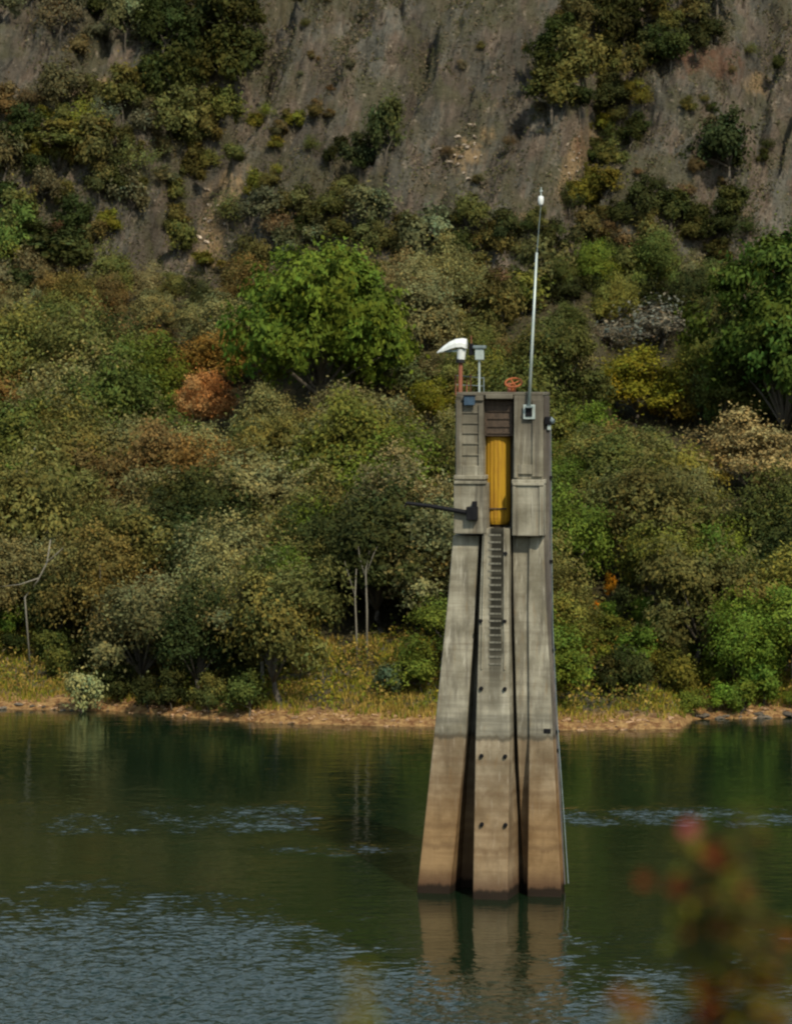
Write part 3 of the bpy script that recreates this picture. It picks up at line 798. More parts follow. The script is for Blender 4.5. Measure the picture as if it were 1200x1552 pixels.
class Proto:
    def __init__(s, kind, seed, mat=None, tr=0.16, **k):
        s.rx = k.get('rx', 3.4); s.h = k.get('h', 5.0); s.z0 = k.get('z0', 1.8)
        s.crown, C = crown_mesh(kind, seed, **k)
        s.trunk = trunk_mesh('trunk', seed, C, s.z0, tr, mat)
TREES = [Proto('crown', 100 + i, rx=3.4, h=6.2 + 0.5 * (i % 3), z0=0.7, lobes=34 + i % 4 * 6, clumps=16, leaves=17000, leaf=0.105, spread=0.24 + 0.04 * (i % 3)) for i in range(7)]
AIRY = [Proto('crown', 200 + i, mat=M_PALE, tr=0.11, rx=2.8, h=5.2, z0=2.6, lobes=26, clumps=14, leaves=8500, leaf=0.11, spread=0.26) for i in range(3)]
BUSH = [Proto('foliage', 300 + i, tr=0.05, rx=1.4, h=2.4, z0=0.05, lobes=13, clumps=16, leaves=4200, leaf=0.085, spread=0.13) for i in range(5)]
LUSH = Proto('crown', 401, rx=4.6, h=7.2, z0=1.4, lobes=60, clumps=16, leaves=40000, leaf=0.12, spread=0.19)
LUSH2 = Proto('crown', 402, rx=4.0, h=9.0, z0=1.2, lobes=42, clumps=16, leaves=34000, leaf=0.125, spread=0.2, taper=0.35)
TWIG = [Proto('foliage', 500 + i, tr=0.06, rx=1.6, h=2.0, z0=0.2, lobes=20, clumps=12, leaves=2200, leaf=0.07, spread=0.22) for i in range(2)]

def plant(name, proto, x, y, s, sz, color, label, cat, group=None, part=('trunk', 'crown'), rot=None):
    lift = 0.38 * proto.rx * s if y - float(shore(np.array([x]))[0]) > 86 else 0.0   # on the steep face the downhill side shows
    e = link(name, None, None, (x, y, terr1(x, y) - 0.1 + lift))
    e.rotation_euler = (0, 0, random.uniform(0, 6.28) if rot is None else rot)
    e.scale = (s, s, s * sz)
    tag(e, label, cat, group)
    link(part[0], proto.trunk, e)
    c = link(part[1], proto.crown, e)
    c.color = (*color, 1)
    return e
def jit(c, a=0.18):
    k = random.uniform(1 - a, 1 + a)
    return tuple(max(0.005, v * k * random.uniform(1 - a * 0.4, 1 + a * 0.4)) for v in c)

OLIVE = (0.138, 0.126, 0.034); GREYOL = (0.190, 0.172, 0.066); DARK = (0.046, 0.055, 0.016); MID = (0.092, 0.106, 0.025)
YEL = (0.175, 0.162, 0.016); BROWN = (0.165, 0.110, 0.034); BRIGHT = (0.098, 0.136, 0.017); FRESH = (0.108, 0.145, 0.020)
ORNG = (0.36, 0.165, 0.055); RUSTY = (0.22, 0.10, 0.022); TAN = (0.29, 0.215, 0.085); PALEG = (0.46, 0.47, 0.24)

placed = []; feats = []
def feat(name, proto, cx, cy, wpx, hpx, color, label, cat, part=('trunk', 'crown'), group=None):
    """plant proto where its crown's middle shows at photo position cx,cy, wpx wide and hpx high"""
    Yg = 230.0
    for _ in range(4):
        s = wpx / F * Yg / (2 * proto.rx * 0.95)
        sz = (hpx / F * Yg / (proto.h * 0.95)) / s
        x, y, z = march(cx, cy, (proto.z0 + proto.h * 0.5) * s * sz)
        Yg = y
    placed.append((x, y, wpx / F * Yg * 0.5)); feats.append((cx, cy, wpx, hpx, y))
    return plant(name, proto, x, y, s, sz, color, label, cat, group, part)
BP = ('stem', 'foliage')
feat('broadleaf_tree', LUSH, 482, 472, 262, 270, BRIGHT, 'big bright green rounded tree standing at the foot of the bare cliff', 'tree')
feat('broadleaf_tree', LUSH2, 1180, 495, 240, 320, (0.066, 0.098, 0.016), 'large dark green tree rising at the right edge of the forest', 'tree')
feat('broadleaf_tree', TREES[0], 560, 540, 150, 120, (0.12, 0.135, 0.045), 'pale olive tree leaning against the right side of the bright green tree', 'tree')
feat('bush', TREES[3], 960, 578, 155, 105, YEL, 'wide yellow green bush to the left of the large dark green tree', 'bush', BP)
feat('bush', BUSH[1], 1010, 610, 80, 60, (0.20, 0.135, 0.02), 'ochre bush touching the wide yellow green bush below the dark tree', 'bush', BP)
feat('flowering_tree', TREES[1], 1135, 682, 175, 125, TAN, 'tan blossoming tree crown under the large dark green tree', 'tree')
feat('flowering_tree', TREES[2], 1190, 715, 110, 100, (0.26, 0.22, 0.09), 'pale straw coloured tree crown at the right edge below the tan one', 'tree')
feat('bush', TREES[6], 308, 606, 98, 104, (0.50, 0.24, 0.08), 'bright orange bush left of the tower in the middle of the forest', 'bush', BP)
feat('bush', TREES[5], 330, 545, 138, 84, (0.23, 0.135, 0.028), 'rust brown bush just above the bright orange bush', 'bush', BP)
feat('bush', BUSH[3], 235, 512, 70, 46, (0.17, 0.11, 0.03), 'brown bush left of the rust brown bush on the upper forest edge', 'bush', BP)
feat('bush', TREES[4], 655, 610, 84, 80, YEL, 'golden yellow bush touching the left side of the tower top', 'bush', BP)
feat('bush', BUSH[0], 790, 435, 105, 75, (0.125, 0.138, 0.028), 'yellow green bush behind the thin antenna mast', 'bush', BP)
feat('bush', BUSH[1], 745, 470, 70, 46, (0.115, 0.115, 0.03), 'low yellowish bush left of the antenna mast', 'bush', BP)
feat('bush', TWIG[1], 1000, 490, 150, 70, (0.16, 0.138, 0.095), 'grey brown leafless bush left of the top of the dark green tree', 'bush', BP)
feat('bush', TWIG[0], 925, 505, 80, 40, (0.16, 0.135, 0.09), 'small grey brown leafless bush right of the antenna mast', 'bush', BP)
feat('bush', BUSH[2], 1105, 235, 95, 105, (0.04, 0.052, 0.018), 'dark round bush alone on the right side of the rock face', 'bush', BP)
feat('bush', BUSH[3], 585, 195, 70, 105, (0.075, 0.088, 0.03), 'narrow green bush in the middle of the bare rock face', 'bush', BP)
feat('bush', BUSH[4], 545, 252, 60, 60, (0.05, 0.058, 0.022), 'dark bush below the narrow green bush on the rock face', 'bush', BP)
feat('bush', BUSH[0], 313, 402, 52, 30, (0.15, 0.13, 0.02), 'small yellow green bush under the orange earth slip', 'bush', BP)
feat('bush', BUSH[1], 25, 350, 70, 80, (0.12, 0.17, 0.035), 'light green bush at the left edge on the slope', 'bush', BP)
feat('bush', BUSH[2], 72, 378, 150, 80, DARK, 'broad dark bush at the left edge low on the slope', 'bush', BP)
feat('bush', BUSH[3], 30, 420, 90, 60, DARK, 'dark bush at the left edge where the slope meets the forest', 'bush', BP)
feat('bush', BUSH[4], 90, 232, 120, 50, (0.14, 0.13, 0.03), 'wide yellow green bush on the upper left slope', 'bush', BP)
feat('bush', BUSH[3], 126, 1042, 66, 80, (0.31, 0.315, 0.13), 'pale whitish green shrub at the water edge on the left', 'shrub', BP)
feat('flowering_bush', BUSH[0], 903, 916, 26, 20, (0.75, 0.30, 0.015), 'small bush of bright orange flowers right of the tower', 'bush', BP)
feat('flowering_bush', BUSH[1], 926, 884, 18, 34, (0.45, 0.20, 0.015), 'narrow bush of dull orange flowers above the bright orange flowers', 'bush', BP)
feat('bush', BUSH[2], 640, 1015, 75, 70, (0.14, 0.17, 0.025), 'bright yellow green bush at the left foot of the tower on the grassy bank', 'bush', BP)
feat('bush', BUSH[3], 595, 1022, 60, 58, (0.10, 0.125, 0.06), 'greyish green bush on the grassy bank left of the tower', 'bush', BP)

# bare pale trunks and dead branches
def bare(name, pts, rads, twigs, label, cat, h0):
    """pts: photo positions, the first one on the ground"""
    x, y, z = march(pts[0][0], pts[0][1], 0.0)
    y -= 0.0
    e = link(name, None, None, (x, y, z)); tag(e, label, cat)
    def w(px, py, dy=0.0):
        rx, rz = ray(px, py); yy = y + dy
        return Vector((rx * yy - x, dy, CAMZ + rz * yy - z))
    mb = MB(); P = [w(*p) for p in pts]; P[0].z -= 0.4
    mb.tube(P, rads, 7); mb.build('trunk', M_PALE, e, smooth=True)
    for tw in twigs:
        mb = MB(); mb.tube([w(*p) for p in tw], [0.032, 0.025, 0.010][:len(tw)], 5); mb.build('branch', M_PALE, e, smooth=True)
bare('bare_tree', [(541, 998), (540, 955), (538, 905), (540, 862)], [0.07, 0.06, 0.05, 0.02], [[(538, 905, 0), (528, 870, .3), (522, 850, .4)]], 'thin pale trunk nearer the tower behind the grassy bank', 'tree', 0)
bare('bare_tree', [(556, 1000), (556, 925), (554, 865), (560, 835)], [0.075, 0.065, 0.045, 0.02], [[(555, 880, 0), (545, 845, .2), (543, 828, .3)], [(555, 870, 0), (566, 840, .2), (573, 826, .3)]], 'thin pale forked trunk with short branches behind the grassy bank', 'tree', 0)
bare('bare_tree', [(326, 985), (326, 965), (322, 945)], [0.09, 0.08, 0.04], [], 'short pale stump of a trunk in the dark undergrowth on the left', 'tree', 0)
# dead limbs that lean out of the canopy
def limb(pts, rads, twigs, label, ydist):
    P = []
    for p in pts:
        rx, rz = ray(p[0], p[1]); P.append(Vector((rx * ydist, ydist, CAMZ + rz * ydist)))
    base = P[0]; gz = terr1(base.x, base.y)
    e = link('dead_tree', None, None, (base.x, base.y, gz)); tag(e, label, 'tree')
    rel_ = lambda v: v - Vector((base.x, base.y, gz))
    mb = MB(); mb.tube([Vector((0.3, 0.6, -0.3))] + [rel_(v) for v in P], [rads[0]] + rads, 7); mb.build('trunk', M_PALE, e, smooth=True)
    for t in twigs:
        Q = []
        for p in t:
            rx, rz = ray(p[0], p[1]); Q.append(rel_(Vector((rx * ydist, ydist, CAMZ + rz * ydist))))
        mb = MB(); mb.tube(Q, [0.05, 0.035, 0.012][:len(Q)], 5); mb.build('branch', M_PALE, e, smooth=True)
limb([(38, 905), (58, 880), (72, 852), (77, 818)], [0.06, 0.06, 0.06, 0.04], [[(60, 876), (30, 886), (2, 889)], [(72, 852), (88, 838), (96, 830)]], 'leaning bare pale dead tree at the left edge of the forest', 186.5)
limb([(1199, 960), (1194, 938), (1180, 920), (1172, 897)], [0.07, 0.065, 0.05, 0.02], [[(1194, 938), (1165, 925), (1143, 927)], [(1180, 918), (1160, 908), (1150, 900)], [(1194, 938), (1210, 915), (1222, 900)]], 'bare pale dead tree at the right edge of the forest', 188.5)
limb([(40, 705), (48, 690), (57, 672)], [0.07, 0.06, 0.03], [], 'slanting pale dead trunk high in the left forest', 205.0)

# forest fill --------------------------------------------------------------------
def zone(px, t):
    side = 'at the far left' if px < 190 else ('left of the bright green tree' if px < 350 else ('below the bright green tree' if px < 600 else ('close behind the tower' if px < 870 else ('well right of the tower' if px < 1030 else 'at the far right'))))
    row = 'lower' if t < 27 else ('middle' if t < 52 else 'upper')
    return side, row
pts = []
tries = 0
cq = rng.uniform(3.0, 82, 9000); cx_ = rng.uniform(-1, 1, 9000) * (36 + cq * 0.13); cy_ = shore(cx_) + cq; cz_ = terrain(cx_, cy_)
while tries < 8999 and len(pts) < 292:
    tries += 1
    tq, x, y, zg = float(cq[tries]), float(cx_[tries]), float(cy_[tries]), float(cz_[tries])
    pxp, pyp = to_px(x, y, zg)
    if tq < 13 and 430 < pxp < 660: continue
    if tq < 8.5 and (840 < pxp < 1045 or pxp < 150): continue
    sc_t = rng.uniform(0.85, 1.5) * (1.0 - 0.45 * float(sstep(45, 82, tq)))
    if tq < 14: sc_t *= 0.8
    topy = to_px(x, y, zg + 6.6 * sc_t)[1]; rp = 3.3 * sc_t / y * F
    if any(y < fy_ and abs(pxp - fx_) < fw_ * 0.38 + rp * 0.75 and topy < fcy + fh_ * (0.14 if fw_ > 200 else 0.30) and pyp > fcy for fx_, fcy, fw_, fh_, fy_ in feats): continue
    rmin = 2.5 + 0.75 * sc_t
    if any((x - a) ** 2 + (y - b) ** 2 < rmin ** 2 for a, b, _, _ in pts): continue
    if any((x - a) ** 2 + (y - b) ** 2 < (r * 0.8 + 1.2) ** 2 or (abs(x - a) < r + 1.0 and -3.5 < y - b < 0 and tq > 30) for a, b, r in placed): continue
    pts.append((x, y, tq, sc_t))
names = {0: 'grey olive', 1: 'dull olive', 2: 'mid green', 3: 'dark green', 4: 'brownish', 5: 'fresh green', 6: 'yellowish'}
cols = {0: GREYOL, 1: OLIVE, 2: MID, 3: DARK, 4: BROWN, 5: FRESH, 6: (0.155, 0.148, 0.028)}
for x, y, tq, s in pts:
    pxp, pyp = to_px(x, y, terr1(x, y))
    side, row = zone(pxp, tq)
    if pxp < 742: w = [0.36, 0.30, 0.10, 0.07, 0.09, 0.02, 0.06] if tq > 22 else [0.25, 0.28, 0.15, 0.24, 0.03, 0.03, 0.02]
    else: w = [0.14, 0.24, 0.28, 0.10, 0.05, 0.12, 0.07] if tq > 24 else [0.05, 0.12, 0.26, 0.14, 0.02, 0.36, 0.05]
    k = int(rng.choice(7, p=np.array(w) / sum(w)))
    airy = rng.random() < (0.22 if tq < 20 else 0.10)
    pr = AIRY[int(rng.integers(3))] if airy else TREES[int(rng.integers(7))]
    shape = 'slender' if airy else ('bushy' if s > 0.85 else 'small bushy')
    plant('forest_tree', pr, x, y, s, rng.uniform(0.85, 1.2), jit(cols[k]), f'{names[k]} {shape} tree in the {row} forest {side}', 'tree', f'{names[k]} {shape} trees, {row} forest {side}')
print('forest trees', len(pts))

# bank shrubs along the forest edge
def scatter_px(poly, n, rpx, cols_, label, group, name='bush', twig=0.1, cat='bush'):
    poly = np.array(poly, float)
    x0, y0 = poly.min(0); x1, y1 = poly.max(0)
    got = []; k = 0
    while len(got) < n and k < n * 60:
        k += 1
        a, b = rng.uniform(x0, x1), rng.uniform(y0, y1)
        ins = False; j = len(poly) - 1
        for i in range(len(poly)):
            if (poly[i][1] > b) != (poly[j][1] > b) and a < (poly[j][0] - poly[i][0]) * (b - poly[i][1]) / (poly[j][1] - poly[i][1]) + poly[i][0]: ins = not ins
            j = i
        if not ins: continue
        r = rng.uniform(*rpx)
        if any((a - p) ** 2 + (b - q) ** 2 < (0.62 * (r + rr)) ** 2 for p, q, rr in got): continue
        got.append((a, b, r))
        pr = TWIG[int(rng.integers(2))] if rng.random() < twig else BUSH[int(rng.integers(5))]
        Yg = 250.0
        for _ in range(3):
            s = 2.5 * r / F * Yg / (2 * pr.rx * 0.95)
            xx, yy, zz = march(a, b, pr.h * 0.4 * s); Yg = yy
        ci = int(rng.integers(len(cols_)))
        nm, c = cols_[ci]
        plant(name, pr, xx, yy, s, rng.uniform(0.85, 1.35), jit(c, 0.25), f'{nm} {label}', cat, f'{nm} {group}', BP)
    return got
C_ol = ('olive', (0.105, 0.096, 0.028)); C_dk = ('dark green', (0.042, 0.048, 0.013)); C_br = ('brown', (0.13, 0.095, 0.042)); C_yl = ('yellow green', (0.145, 0.135, 0.02)); C_gr = ('grey green', (0.125, 0.118, 0.06))
scatter_px([(0, 0), (210, 0), (210, 60), (120, 100), (0, 120)], 10, (16, 30), [C_ol, C_dk, C_br, C_gr], 'bush on the slope in the top left corner of the view', 'bushes in the top left corner')
scatter_px([(205, 0), (405, 0), (375, 110), (330, 190), (230, 150)], 20, (20, 42), [C_dk, C_dk, C_ol], 'bush in the clump at the upper left edge of the bare cliff', 'bushes in the clump at the cliff edge')
scatter_px([(0, 150), (220, 160), (320, 190), (270, 250), (160, 390), (0, 450)], 46, (15, 36), [C_ol, C_ol, C_gr, C_yl, C_br, C_dk], 'bush on the overgrown left slope beside the cliff', 'bushes on the left slope')
scatter_px([(270, 210), (310, 180), (340, 230), (300, 290), (275, 390), (255, 390)], 9, (12, 22), [C_dk, C_ol], 'bush in the gully left of the orange earth slip', 'bushes in the left gully')
scatter_px([(330, 335), (480, 318), (700, 345), (830, 335), (850, 420), (700, 560), (630, 520), (570, 390), (380, 400)], 52, (15, 36), [C_ol, C_dk, C_br, C_gr, C_ol], 'bush in the scrub at the foot of the rock face', 'bushes at the foot of the rock face')
scatter_px([(820, 60), (860, 10), (1090, 0), (1090, 60), (1000, 110), (950, 140), (870, 170), (825, 150)], 26, (20, 42), [C_dk, C_dk, C_ol], 'bush in the dense clump at the top right of the rock face', 'bushes in the top right clump')
scatter_px([(905, 150), (960, 140), (985, 160), (945, 250), (890, 330), (850, 340), (862, 305), (900, 270)], 18, (13, 26), [C_dk, C_ol, C_yl], 'bush in the gully right of the tan rocks', 'bushes in the right gully')
scatter_px([(900, 330), (1010, 300), (1140, 330), (1110, 420), (1060, 480), (900, 470), (850, 430)], 34, (15, 34), [C_dk, C_dk, C_ol, C_br], 'bush in the dark scrub above the grey leafless bush', 'bushes in the dark right scrub')
scatter_px([(400, 0), (820, 0), (820, 330), (480, 320), (400, 300)], 22, (5, 11), [C_ol, C_br, C_gr], 'small tuft of a bush growing on the bare rock face', 'tufts on the bare rock face', twig=0.4)
scatter_px([(990, 120), (1200, 60), (1200, 330), (900, 330)], 18, (5, 13), [C_ol, C_br, C_dk], 'small bush growing on the right rock spur', 'tufts on the right spur', twig=0.4)
scatter_px([(335, 160), (480, 190), (470, 262), (385, 300), (335, 250)], 10, (9, 18), [C_ol, C_br, C_yl], 'bush on the ledges at the left part of the rock face', 'bushes on the left ledges')
scatter_px([(500, 215), (560, 240), (540, 300), (490, 330)], 6, (11, 19), [C_dk, C_ol], 'bush in the short dark gully in the middle of the rock face', 'bushes in the short middle gully')
C_fr = ('fresh green', FRESH); C_md = ('mid green', MID)
scatter_px([(840, 930), (1200, 900), (1200, 1075), (1045, 1080), (1030, 1045), (850, 1030)], 34, (16, 34), [C_fr, C_fr, C_md, C_yl, C_dk], 'bush on the bank right of the tower', 'bushes on the bank right of the tower')
scatter_px([(150, 960), (440, 960), (420, 1060), (180, 1076)], 16, (18, 34), [C_dk, C_dk, C_md], 'bush overhanging the dark water edge on the left', 'bushes at the dark water edge')
scatter_px([(0, 930), (150, 940), (150, 1010), (0, 1030)], 8, (16, 28), [C_fr, C_md, C_dk], 'bush behind the pale whitish shrub on the left', 'bushes behind the pale shrub')

# ------------------------------------------------------------------ stuff: grass, undergrowth, scrub, pebbles
def tuft_field(n, fn, size, up, cols_):
    x, y, wgt = fn(n)
    z = terrain(x, y)
    P = np.stack([x, y, z + size * 0.5 * up], -1)
    nr = rng.normal(size=(len(x), 3)); nr[:, 2] *= 0.6; nr /= np.linalg.norm(nr, axis=1)[:, None]
    return P, nr
# tall grass on the bank: upright blades
n = 60000
gx = rng.uniform(-42, 42, n); gt = rng.uniform(0.9, 13, n) ** 1.0
gy = shore(gx) + gt
dens = fbm(gx / 1.5, gy / 1.5, 101, 3)
keep = (dens > 0.36) & (rng.random(n) < sstep(0.7, 2.6, gt + 2.2 * (dens - 0.5)))
gx, gy, gt, dens = gx[keep], gy[keep], gt[keep], dens[keep]
gz = terrain(gx, gy)
hgt = rng.uniform(0.15, 0.48, len(gx)) * (0.6 + 0.8 * dens)
ang = rng.uniform(0, 6.28, len(gx)); wd = rng.uniform(0.03, 0.07, len(gx))
lean = rng.normal(0, 0.22, (len(gx), 2)) * hgt[:, None]
V = np.empty((len(gx), 3, 3))
V[:, 0] = np.stack([gx - np.cos(ang) * wd, gy - np.sin(ang) * wd, gz - 0.05], -1)
V[:, 1] = np.stack([gx + np.cos(ang) * wd, gy + np.sin(ang) * wd, gz - 0.05], -1)
V[:, 2] = np.stack([gx + lean[:, 0], gy + lean[:, 1], gz + hgt], -1)
pal = np.array([(0.38, 0.28, 0.05), (0.26, 0.24, 0.025), (0.15, 0.17, 0.02), (0.42, 0.28, 0.07), (0.22, 0.15, 0.03)])
sel = (np.floor((fbm(gx / 2.0, gy / 2.0, 107, 3) - 0.25) * 9 + rng.normal(0, 0.8, len(gx)))).astype(int) % 5
tint = pal[sel] * rng.uniform(0.7, 1.2, (len(gx), 1))
tag(link('bank_grass', quads_mesh('bank_grass', V.reshape(-1, 3), M_STUFF, tint, 3)), 'dry yellow green grass along the far shore', 'grass', None, 'stuff')
# undergrowth under and between the trees
n = 60000
ux = rng.uniform(-46, 46, n); ut = rng.uniform(6, 90, n); uy = shore(ux) + ut
uc = fbm(ux / 1.3, uy / 1.3, 111, 3)
keep = uc > 0.40
ux, uy, ut, uc = ux[keep], uy[keep], ut[keep], uc[keep]
uz = terrain(ux, uy) + np.abs(rng.normal(0, 0.45, len(ux))) * (0.4 + 2.2 * (uc - 0.4))
nr = rng.normal(size=(len(ux), 3)) + np.array([0, -0.3, 0.5]); nr /= np.linalg.norm(nr, axis=1)[:, None]
pal = np.array([(0.10, 0.10, 0.045), (0.06, 0.07, 0.025), (0.13, 0.10, 0.05), (0.12, 0.13, 0.035), (0.14, 0.13, 0.08)])
sel = (np.floor((fbm(ux / 3, uy / 3, 117, 3) - 0.25) * 9 + rng.normal(0, 0.6, len(ux)))).astype(int) % 5
tag(link('undergrowth', quads_mesh('undergrowth', leaf_quads(np.stack([ux, uy, uz], -1), nr, rng.uniform(0.08, 0.2, len(ux))), M_STUFF, pal[sel] * rng.uniform(0.6, 1.2, (len(ux), 1)))), 'low undergrowth between the forest trees', 'undergrowth', None, 'stuff')
n = 45000
ux = rng.uniform(-42, 42, n); ut = rng.uniform(1.6, 14, n); uy = shore(ux) + ut
uc = fbm(ux / 1.4, uy / 1.2, 141, 3)
keep = (uc > 0.42) & (rng.random(n) < sstep(1.2, 4, ut))
ux, uy, ut, uc = ux[keep], uy[keep], ut[keep], uc[keep]
uz = terrain(ux, uy) + rng.random(len(ux)) * np.clip((uc - 0.40) * 6, 0.1, 1.2)
nr = rng.normal(size=(len(ux), 3)) + np.array([0, -0.4, 0.4]); nr /= np.linalg.norm(nr, axis=1)[:, None]
pal = np.array([(0.28, 0.23, 0.025), (0.16, 0.18, 0.022), (0.34, 0.24, 0.06), (0.10, 0.115, 0.02), (0.24, 0.16, 0.03)])
sel = (np.floor((fbm(ux / 2.4, uy / 2.4, 147, 3) - 0.25) * 9 + rng.normal(0, 0.5, len(ux)))).astype(int) % 5
tag(link('bank_herbs', quads_mesh('bank_herbs', leaf_quads(np.stack([ux, uy, uz], -1), nr, rng.uniform(0.07, 0.16, len(ux))), M_STUFF, pal[sel] * rng.uniform(0.7, 1.2, (len(ux), 1)))), 'low yellow green herbs growing among the bank grass', 'herbs', None, 'stuff')
# dry scrub on the rock face
n = 230000
hx = rng.uniform(-46, 46, n); hy = rng.uniform(252, 300, n)
hz0 = terrain(hx, hy); hu = hx - KU * hz0
hc = fbm(hu / 1.8, hz0 / 3.5, 121, 4) * 0.55 + fbm(hx / 0.7, hz0 / 0.7, 127, 2) * 0.45
keep = (hc > 0.55 - 0.10 * sstep(46, 32, hz0) - 0.03)
hx, hy, hz0, hu, hc = hx[keep], hy[keep], hz0[keep], hu[keep], hc[keep]
hz = hz0 + np.abs(rng.normal(0, 0.30, len(hx))) * (0.4 + 8 * np.clip(hc - 0.5, 0, 0.2))
nr = rng.normal(size=(len(hx), 3)) + np.array([0, -0.5, 0.4]); nr /= np.linalg.norm(nr, axis=1)[:, None]
pal = np.array([(0.085, 0.082, 0.042), (0.13, 0.10, 0.06), (0.06, 0.066, 0.03), (0.19, 0.15, 0.095), (0.10, 0.10, 0.04)])
sel = (np.floor((fbm(hu / 2.2, hz0 / 4, 131, 3) - 0.25) * 9 + rng.normal(0, 0.9, len(hx)))).astype(int) % 5
tag(link('hillside_scrub', quads_mesh('hillside_scrub', leaf_quads(np.stack([hx, hy, hz], -1), nr, rng.uniform(0.06, 0.17, len(hx))), M_STUFF, pal[sel] * rng.uniform(0.7, 1.2, (len(hx), 1)))), 'thin dry scrub clinging to the bare rock face', 'scrub', None, 'stuff')

# stones
def stone_mesh(seed, mat):
    g = np.random.default_rng(seed)
    import bmesh
    bm = bmesh.new()
    bmesh.ops.create_icosphere(bm, subdivisions=2 if mat is not M_ST2 else 1, radius=1)
    for v in bm.verts:
        k = 1 + 0.28 * math.sin(v.co.x * 3 + seed) * math.cos(v.co.y * 2.5 + seed * 2) + g.uniform(-0.2, 0.2)
        v.co = Vector((v.co.x * k, v.co.y * k * 0.9, v.co.z * k * 0.65))
    me = bpy.data.meshes.new('stone'); bm.to_mesh(me); bm.free(); me.materials.append(mat)
    return me
def stone_mat(name, a, b):
    m, nt, bs, o = new_mat(name)
    oi = N(nt, 'ShaderNodeObjectInfo'); tc = N(nt, 'ShaderNodeTexCoord')
    n = noise(nt, tc.outputs['Object'], 2.5, 5, 0.65)
    c = mixc(nt, ramp(nt, n, 0.35, 0.65), a, b)
    hv = N(nt, 'ShaderNodeHueSaturation'); lk(nt, c, hv.inputs['Color']); lk(nt, mathn(nt, 'ADD', 0.6, mathn(nt, 'MULTIPLY', oi.outputs['Random'], 0.8)), hv.inputs['Value'])
    lk(nt, hv.outputs[0], bs.inputs['Base Color']); setin(bs, 'Roughness', 0.9); bump(nt, bs, n, 0.6, 0.1)
    return m
M_ST = stone_mat('shore_stone', (0.20, 0.10, 0.05), (0.50, 0.33, 0.18))
M_ST2 = stone_mat('cliff_stone', (0.20, 0.15, 0.11), (0.46, 0.38, 0.29))
M_ST3 = stone_mat('grey_stone', (0.06, 0.05, 0.038), (0.16, 0.13, 0.095))
SM = [stone_mesh(i, M_ST) for i in range(5)]; SM2 = [stone_mesh(20 + i, M_ST2) for i in range(4)]; GM = [stone_mesh(40 + i, M_ST3) for i in range(3)]
for k in range(150):
    px_ = rng.uniform(150, 660) if k < 90 else (rng.uniform(845, 1048) if k < 120 else (rng.uniform(0, 130) if k < 132 else rng.uniform(1050, 1200)))
    yy0 = 178.0; x = (px_ - 600) / F * yy0
    y = float(shore(np.array([x]))[0]) + rng.uniform(-0.2, 1.6)
    x = (px_ - 600) / F * y
    r = rng.uniform(0.05, 0.15) * (1.5 if rng.random() < 0.12 else 1)
    o = link('shore_stone', SM[int(rng.integers(5))], None, (x, y, terr1(x, y) + r * 0.15))
    o.scale = (r * rng.uniform(1, 1.6), r, r * rng.uniform(0.7, 1)); o.rotation_euler = (rng.uniform(-.3, .3), rng.uniform(-.3, .3), rng.uniform(0, 6.28))
    where = 'left of the tower' if px_ < 700 else 'right of the tower'
    tag(o, f'ochre stone lying on the shoreline {where}', 'stone', f'stones on the shoreline {where}')
for k in range(14):
    px_ = [8, 30, 52, 70, 92, 110, 1052, 1066, 1085, 1100, 1120, 1145, 1165, 1188][k]
    px_ += rng.uniform(-9, 9)
    y = float(shore(np.array([(px_ - 600) / F * 179]))[0]) + rng.uniform(-0.1, 0.6)
    x = (px_ - 600) / F * y
    r = rng.uniform(0.10, 0.36)
    o = link('shore_rock', GM[k % 3], None, (x, y, terr1(x, y) + 0.05)); o.scale = (r * 1.6, r, r * 0.8); o.rotation_euler = (0, 0, rng.uniform(0, 6.28))
    side = 'at the left end of the far shore' if px_ < 600 else 'at the right end of the far shore'
    tag(o, f'dark grey rock at the waterline {side}', 'rock', f'grey rocks {side}')
for k in range(72):
    cx, cy, sx_, sy_ = [(705, 235, 22, 28), (868, 250, 12, 42), (145, 140, 55, 16), (322, 345, 12, 40)][k % 4]
    where = ['in the pale patch in the middle of the rock face', 'along the tan outcrop right of the mast', 'on the rocky patch at the upper left', 'on the orange earth slip'][k % 4]
    a, b = rng.normal(cx, sx_ * 0.8), rng.normal(cy, sy_ * 0.7)
    x, y, z = march(a, b, -0.02)
    r = rng.uniform(0.10, 0.30)
    o = link('boulder', SM2[int(rng.integers(4))], None, (x, y, z)); o.scale = (r * 1.3, r, r); o.rotation_euler = (rng.uniform(-.5, .5), rng.uniform(-.5, .5), rng.uniform(0, 6.28))
    tag(o, f'pale rock {where}', 'rock', f'pale rocks {where}')

